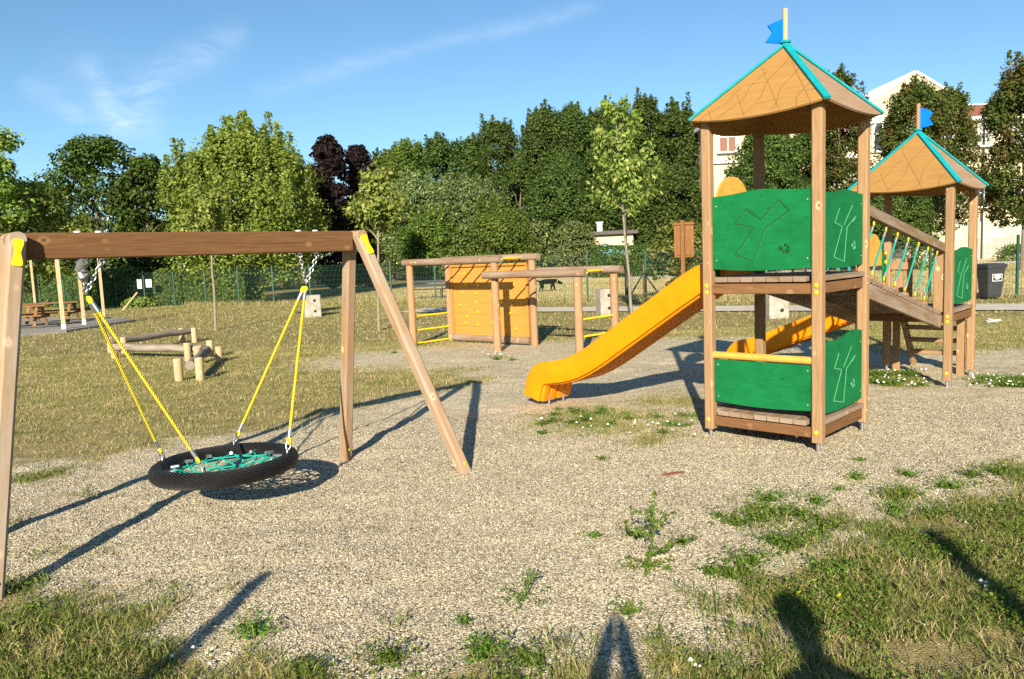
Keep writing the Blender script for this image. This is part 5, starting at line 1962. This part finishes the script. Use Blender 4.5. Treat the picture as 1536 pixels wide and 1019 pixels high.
def weed_mesh(name, n_st, h, spread, leaf, nl, seed, mat=None):
    g = np.random.RandomState(seed)
    P_, N2, S2 = [], [], []
    for i in range(n_st):
        a = g.rand() * 2 * PI; e = np.array([math.cos(a) * spread * (.4 + .7 * g.rand()), math.sin(a) * spread * (.4 + .7 * g.rand()), h * (.35 + .65 * g.rand())])
        for j in range(nl):
            f = (j + g.rand()) / nl
            c = e * f; c[2] = e[2] * f ** .8
            P_.append(c + g.randn(3) * leaf * .45); N2.append(np.array([0, 0, 1.]) + g.randn(3) * .7); S2.append(leaf * (1.2 - .6 * f) * (.7 + .6 * g.rand()))
    P_ = np.array(P_); P_[:, 2] = np.maximum(P_[:, 2], .004)
    v, t = leafquads(P_, np.array(N2), np.array(S2), .42)
    # thin stalks tie the leaves to the root
    k = len(v); st = []
    for q in P_:
        st += [(-.0012, 0, -.004), (.0012, 0, -.004), tuple(q)]
    v = np.concatenate([v, np.array(st)]); m = np.arange(len(P_))[:, None] * 3 + k
    t = np.concatenate([t, m + [0, 1, 2]])
    return quickmesh(name, v, t, mat or L_WEED)


def put(o, u, v):
    p = G(u, v)
    o.location = (p.x, p.y, float(gz(p.x, p.y)))
    o.rotation_euler.z = rnd.uniform(0, 6)


def erect(name, label, uv, h, seed):
    """a tall weed with side branches"""
    p = G(*uv)
    th = thing(name, label, "weed", (p.x, p.y, float(gz(p.x, p.y))))
    g = random.Random(seed); gn = np.random.RandomState(seed)
    mb = MB(); P_, N2 = [], []
    top = V3((.05, .03, h))
    mb.tube([(0, 0, -.02), top * .5 + V3((.015, 0, 0)), top], [.005, .004, .002], 6)
    br = [(V3((0, 0, 0)), top)]
    for i in range(7):
        f = g.uniform(.08, .75); a = g.uniform(0, 6.28); b0 = top * f; ln = h * (.55 - .4 * f)
        e = b0 + V3((math.cos(a) * ln, math.sin(a) * ln * .6, ln * .45))
        mb.tube([b0, e], [.003, .0015], 5); br.append((b0, e))
    for i in range(6):
        a = i * 1.05 + .3
        br.append((V3((0, 0, .01)), V3((math.cos(a) * .16, math.sin(a) * .16, .03))))
    for b0, e in br:
        n = int((e - b0).length / .007) + 5
        for j in range(n):
            q = b0.lerp(e, g.random()); P_.append((q.x + g.gauss(0, .011), q.y + g.gauss(0, .011), max(.004, q.z + g.gauss(0, .010)))); N2.append((g.gauss(0, .7), g.gauss(0, .7), .7))
    v, t = leafquads(np.array(P_), np.array(N2), max(.018, .07 * h + .004) * (.6 + .8 * gn.rand(len(P_))), .4)
    o = quickmesh("leaves", v, t, L_WEED); o.parent = th
    mb.build("stem", L_WEED, th)


erect("tall_weed", "tallest branching weed alone on the gravel right of centre", (972, 850), .42, 1)
erect("tall_weed", "small two stemmed weed alone on the gravel near the bottom centre", (783, 900), .17, 5)
protos = [weed_mesh("weed_tuft", 14, .06, .13, .03, 9, 1), weed_mesh("weed_tuft", 20, .09, .17, .034, 9, 2), weed_mesh("weed_tuft", 10, .04, .10, .026, 8, 3), weed_mesh("weed_tuft", 26, .07, .22, .032, 10, 4)]
spots = [(945, 918, 0), (893, 806, 2), (700, 932, 2), (385, 952, 1), (1100, 785, 3), (1135, 780, 1), (1165, 775, 3), (1200, 775, 1), (1170, 815, 3), (1180, 825, 1), (1260, 735, 2), (1285, 718, 0), (1340, 745, 3), (1365, 745, 1), (1340, 768, 1),
         (1363, 715, 0), (1455, 718, 1), (1290, 690, 2), (1225, 752, 1), (1150, 750, 3), (1080, 775, 2), (1095, 868, 1), (1062, 862, 0), (1120, 850, 3), (1240, 790, 3), (1225, 805, 1), (1020, 818, 0), (950, 808, 0), (905, 690, 2), (860, 635, 1), (830, 632, 1), (745, 540, 1), (770, 541, 0), (820, 547, 0), (590, 530, 0), (1420, 735, 3), (1500, 712, 1), (1250, 858, 3), (590, 990, 1), (720, 985, 1), (800, 990, 3)]
g = random.Random(31)
spots += [(1345 + g.uniform(-44, 40), 569 + g.uniform(-8, 10), g.randrange(4)) for k in range(26)] + [(1500 + g.uniform(-44, 60), 573 + g.uniform(-6, 9), g.randrange(4)) for k in range(22)] + [(925 + g.uniform(-120, 120), 634 + g.uniform(-20, 20), g.choice((0, 2))) for k in range(26)]
for i, (u, v, k) in enumerate(spots):
    o = protos[k] if not protos[k].get("label") else protos[k].copy()
    if o is not protos[k]: col.objects.link(o)
    put(o, u, v)
    tag(o, "low leafy green weed tuft growing in the gravel", "weed", "weed tufts in the gravel")

mb = MB()
for k in range(9):
    a = 2 * PI * k / 9
    c = V3((math.cos(a) * .010, math.sin(a) * .010, .055))
    mb.ball(c, .0085, 6, 4, (1, 1, .7))
mb.ball((0, 0, .060), .011, 7, 5)
cl0 = mb.build("clover_flower", P_PETAL)
mb = MB(); mb.tube([(0, 0, -.01), (.003, 0, .05)], .0016, 5); mb.build("stalk", L_WEED, cl0)
g = random.Random(5)
fl = []
for cu, cv_, ru, rv, n in ((1345, 569, 46, 11, 42), (1500, 573, 50, 9, 34), (920, 632, 110, 20, 12), (985, 640, 60, 22, 7), (745, 535, 22, 4, 8), (1475, 830, 30, 60, 5), (1485, 886, 14, 6, 3), (305, 985, 60, 12, 6), (1040, 1005, 16, 4, 3)):
    for i in range(n):
        fl.append((cu + g.uniform(-1, 1) * ru, cv_ + g.uniform(-1, 1) * rv))
for i, (u, v) in enumerate(fl):
    o = cl0 if i == 0 else copy_tree(cl0)
    p = G(u, v)
    o.location = (p.x, p.y, float(gz(p.x, p.y)))
    o.rotation_euler = (0, 0, g.uniform(0, 6))
    s_ = g.uniform(.75, 1.25) * (.5 if v > 700 else .72)
    o.scale = (s_, s_, s_ * g.uniform(.8, 1.4))
    tag(o, "small white clover flower among green leaves", "flower", "white clover flowers")
mb = MB()
for k in range(14):
    a = 2 * PI * k / 14
    mb.plate([(.004, -.003), (.017, -.0035), (.019, .0), (.017, .0035), (.004, .003)], (0, 0, .07 + .001 * (k % 2)), (math.cos(a), math.sin(a), .25), (-math.sin(a), math.cos(a), 0), .001)
mb.ball((0, 0, .072), .008, 8, 5, (1, 1, .6))
dn = mb.build("dandelion_flower", P_DANDY)
mb = MB(); mb.tube([(0, 0, -.01), (.004, 0, .068)], .002, 5); mb.build("stalk", L_WEED, dn)
for i, (u, v, lb) in enumerate(((1224, 883, "yellow dandelion flower nearest the tip of the person's shadow"), (1205, 899, "yellow dandelion flower on the left of the three in the grass"), (1267, 901, "yellow dandelion flower on the right of the three in the grass"))):
    o = dn if i == 0 else copy_tree(dn)
    p = G(u, v); o.location = (p.x, p.y, float(gz(p.x, p.y))); o.scale = (.75,) * 3; o.rotation_euler = (-.45, .15 * i, i)
    tag(o, lb, "flower", "yellow dandelions in the grass")

p = G(1008, 713)
mb = MB()
mb.plate([(-.10, -.01), (-.05, -.025), (.06, -.02), (.11, .0), (.05, .02), (-.06, .015)], (0, 0, .008), (1, 0, .03), (0, 1, .05), .01)
o_ = mb.build("bark_piece", P_RUST); o_.location = (p.x, p.y, float(gz(p.x, p.y))); o_.rotation_euler.z = .25
tag(o_, "flat reddish brown piece of bark on the gravel in front of the near tower", "bark")
p = G(1002, 840)
mb = MB(); mb.tube([(-.1, 0, .006), (0, .01, .012), (.1, .035, .008)], .0035, 6); o_ = mb.build("dry_twig", P_STRAW); o_.location = (p.x, p.y, float(gz(p.x, p.y)))
tag(o_, "pale dry twig lying beside the tallest weed", "twig")

# ------------------------------------------------------------------ sky, sun
SAZ, SEL = rad(9.0), rad(23.6)         # shadows fall away from the viewer, slightly to the right
sd_ = V3((math.sin(SAZ) * math.cos(SEL), math.cos(SAZ) * math.cos(SEL), -math.sin(SEL)))
sl_ = bpy.data.lights.new("sun", 'SUN')
sl_.energy = 5.0
sl_.angle = rad(0.53)
sl_.color = (1.0, 0.89, 0.70)
so = bpy.data.objects.new("sun", sl_); col.objects.link(so)
so.rotation_euler = sd_.to_track_quat('-Z', 'Y').to_euler()
so.location = (-5, -20, 15)

w = bpy.data.worlds.new("World"); scene.world = w; w.use_nodes = True
t = w.node_tree; t.nodes.clear()


class WT(NT):
    def __init__(s): s.t = t


W = WT()
sky = W.n("TexSky", sky_type='NISHITA', sun_disc=False, sun_elevation=SEL, altitude=100.0, air_density=1.0, dust_density=0.15, ozone_density=3.0)
# direction TO the sun is (-sin, -cos); blender: rotation 0 = +Y, clockwise seen from above
sky.sun_rotation = math.atan2(-math.sin(SAZ), -math.cos(SAZ))
tc = W.n("TexCoord")
dirv = tc.outputs["Generated"]


def wisp(u0, v0, u1, v1, width, k):
    a = ray(u0, v0).normalized(); b = ray(u1, v1).normalized()
    n = a.cross(b).normalized(); m = (a + b).normalized()
    half = math.acos(max(-1, min(1, a.dot(m))))
    dt = W.n("VectorMath", {0: dirv, 1: tuple(n)}, operation='DOT_PRODUCT').outputs["Value"]
    nz = W.n("TexNoise", {"Vector": W.n("Mapping", {"Vector": dirv, "Scale": (7, 7, 7)}), "Scale": 1.0, "Detail": 3.0})
    dt = W.math('ADD', dt, W.math('MULTIPLY', W.math('SUBTRACT', nz, 0.5), width * 2.2))
    x = W.math('DIVIDE', dt, width)
    gs = W.math('POWER', 2.718, W.math('MULTIPLY', W.math('MULTIPLY', x, x), -1.0))
    am = W.n("VectorMath", {0: dirv, 1: tuple(m)}, operation='DOT_PRODUCT').outputs["Value"]
    ac = W.math('ARCCOSINE', am)
    al = W.math('SUBTRACT', 1.0, W.math('POWER', W.math('DIVIDE', ac, half * 1.1), 3.0), True)
    return W.math('MULTIPLY', W.math('MULTIPLY', gs, al), k)


acc = None
for ws in ((30, 120, 140, 190, .011, .55), (125, 80, 185, 200, .012, .6), (185, 140, 370, 45, .016, .6), (140, 175, 250, 195, .018, .5), (385, 135, 620, 75, .010, .5), (600, 80, 900, 5, .009, .45), (60, 90, 240, 170, .05, .16), (150, 190, 260, 130, .03, .3)):
    x = wisp(*ws)
    acc = x if acc is None else W.math('ADD', acc, x)
fine = W.ramp(W.n("TexNoise", {"Vector": W.n("Mapping", {"Vector": dirv, "Rotation": (0.3, 0.5, 0.2), "Scale": (16, 16, 50)}), "Scale": 1.0, "Detail": 9.0, "Roughness": 0.68, "Distortion": 1.2}), [(0.32, (0, 0, 0)), (0.72, (1, 1, 1))])
cl = W.math('MULTIPLY', acc, W.math('ADD', W.math('MULTIPLY', fine, 1.1), 0.1), True)
sky = W.mix(1.0, sky, (0.80, 1.0, 1.06), 'MULTIPLY')
cc = W.mix(W.math('MULTIPLY', cl, 0.36), sky, (8.4, 9.2, 10.2))
bg = W.n("Background", {0: cc, 1: 0.067})
ow = t.nodes.new("ShaderNodeOutputWorld")
t.links.new(bg.outputs[0], ow.inputs[0])

vs = scene.view_settings
vs.view_transform = 'Standard'; vs.look = 'None'; vs.exposure = 1.04; vs.gamma = 1.0; vs.use_curve_mapping = False
scene.render.engine = 'CYCLES'
cy = scene.cycles
cy.max_bounces = 6; cy.diffuse_bounces = 3; cy.glossy_bounces = 2; cy.transmission_bounces = 2; cy.transparent_max_bounces = 4
cy.use_denoising = False
try:
    cy.denoiser = 'OPENIMAGEDENOISE'
except Exception:
    pass
cy.use_adaptive_sampling = True
cy.adaptive_threshold = 0.02
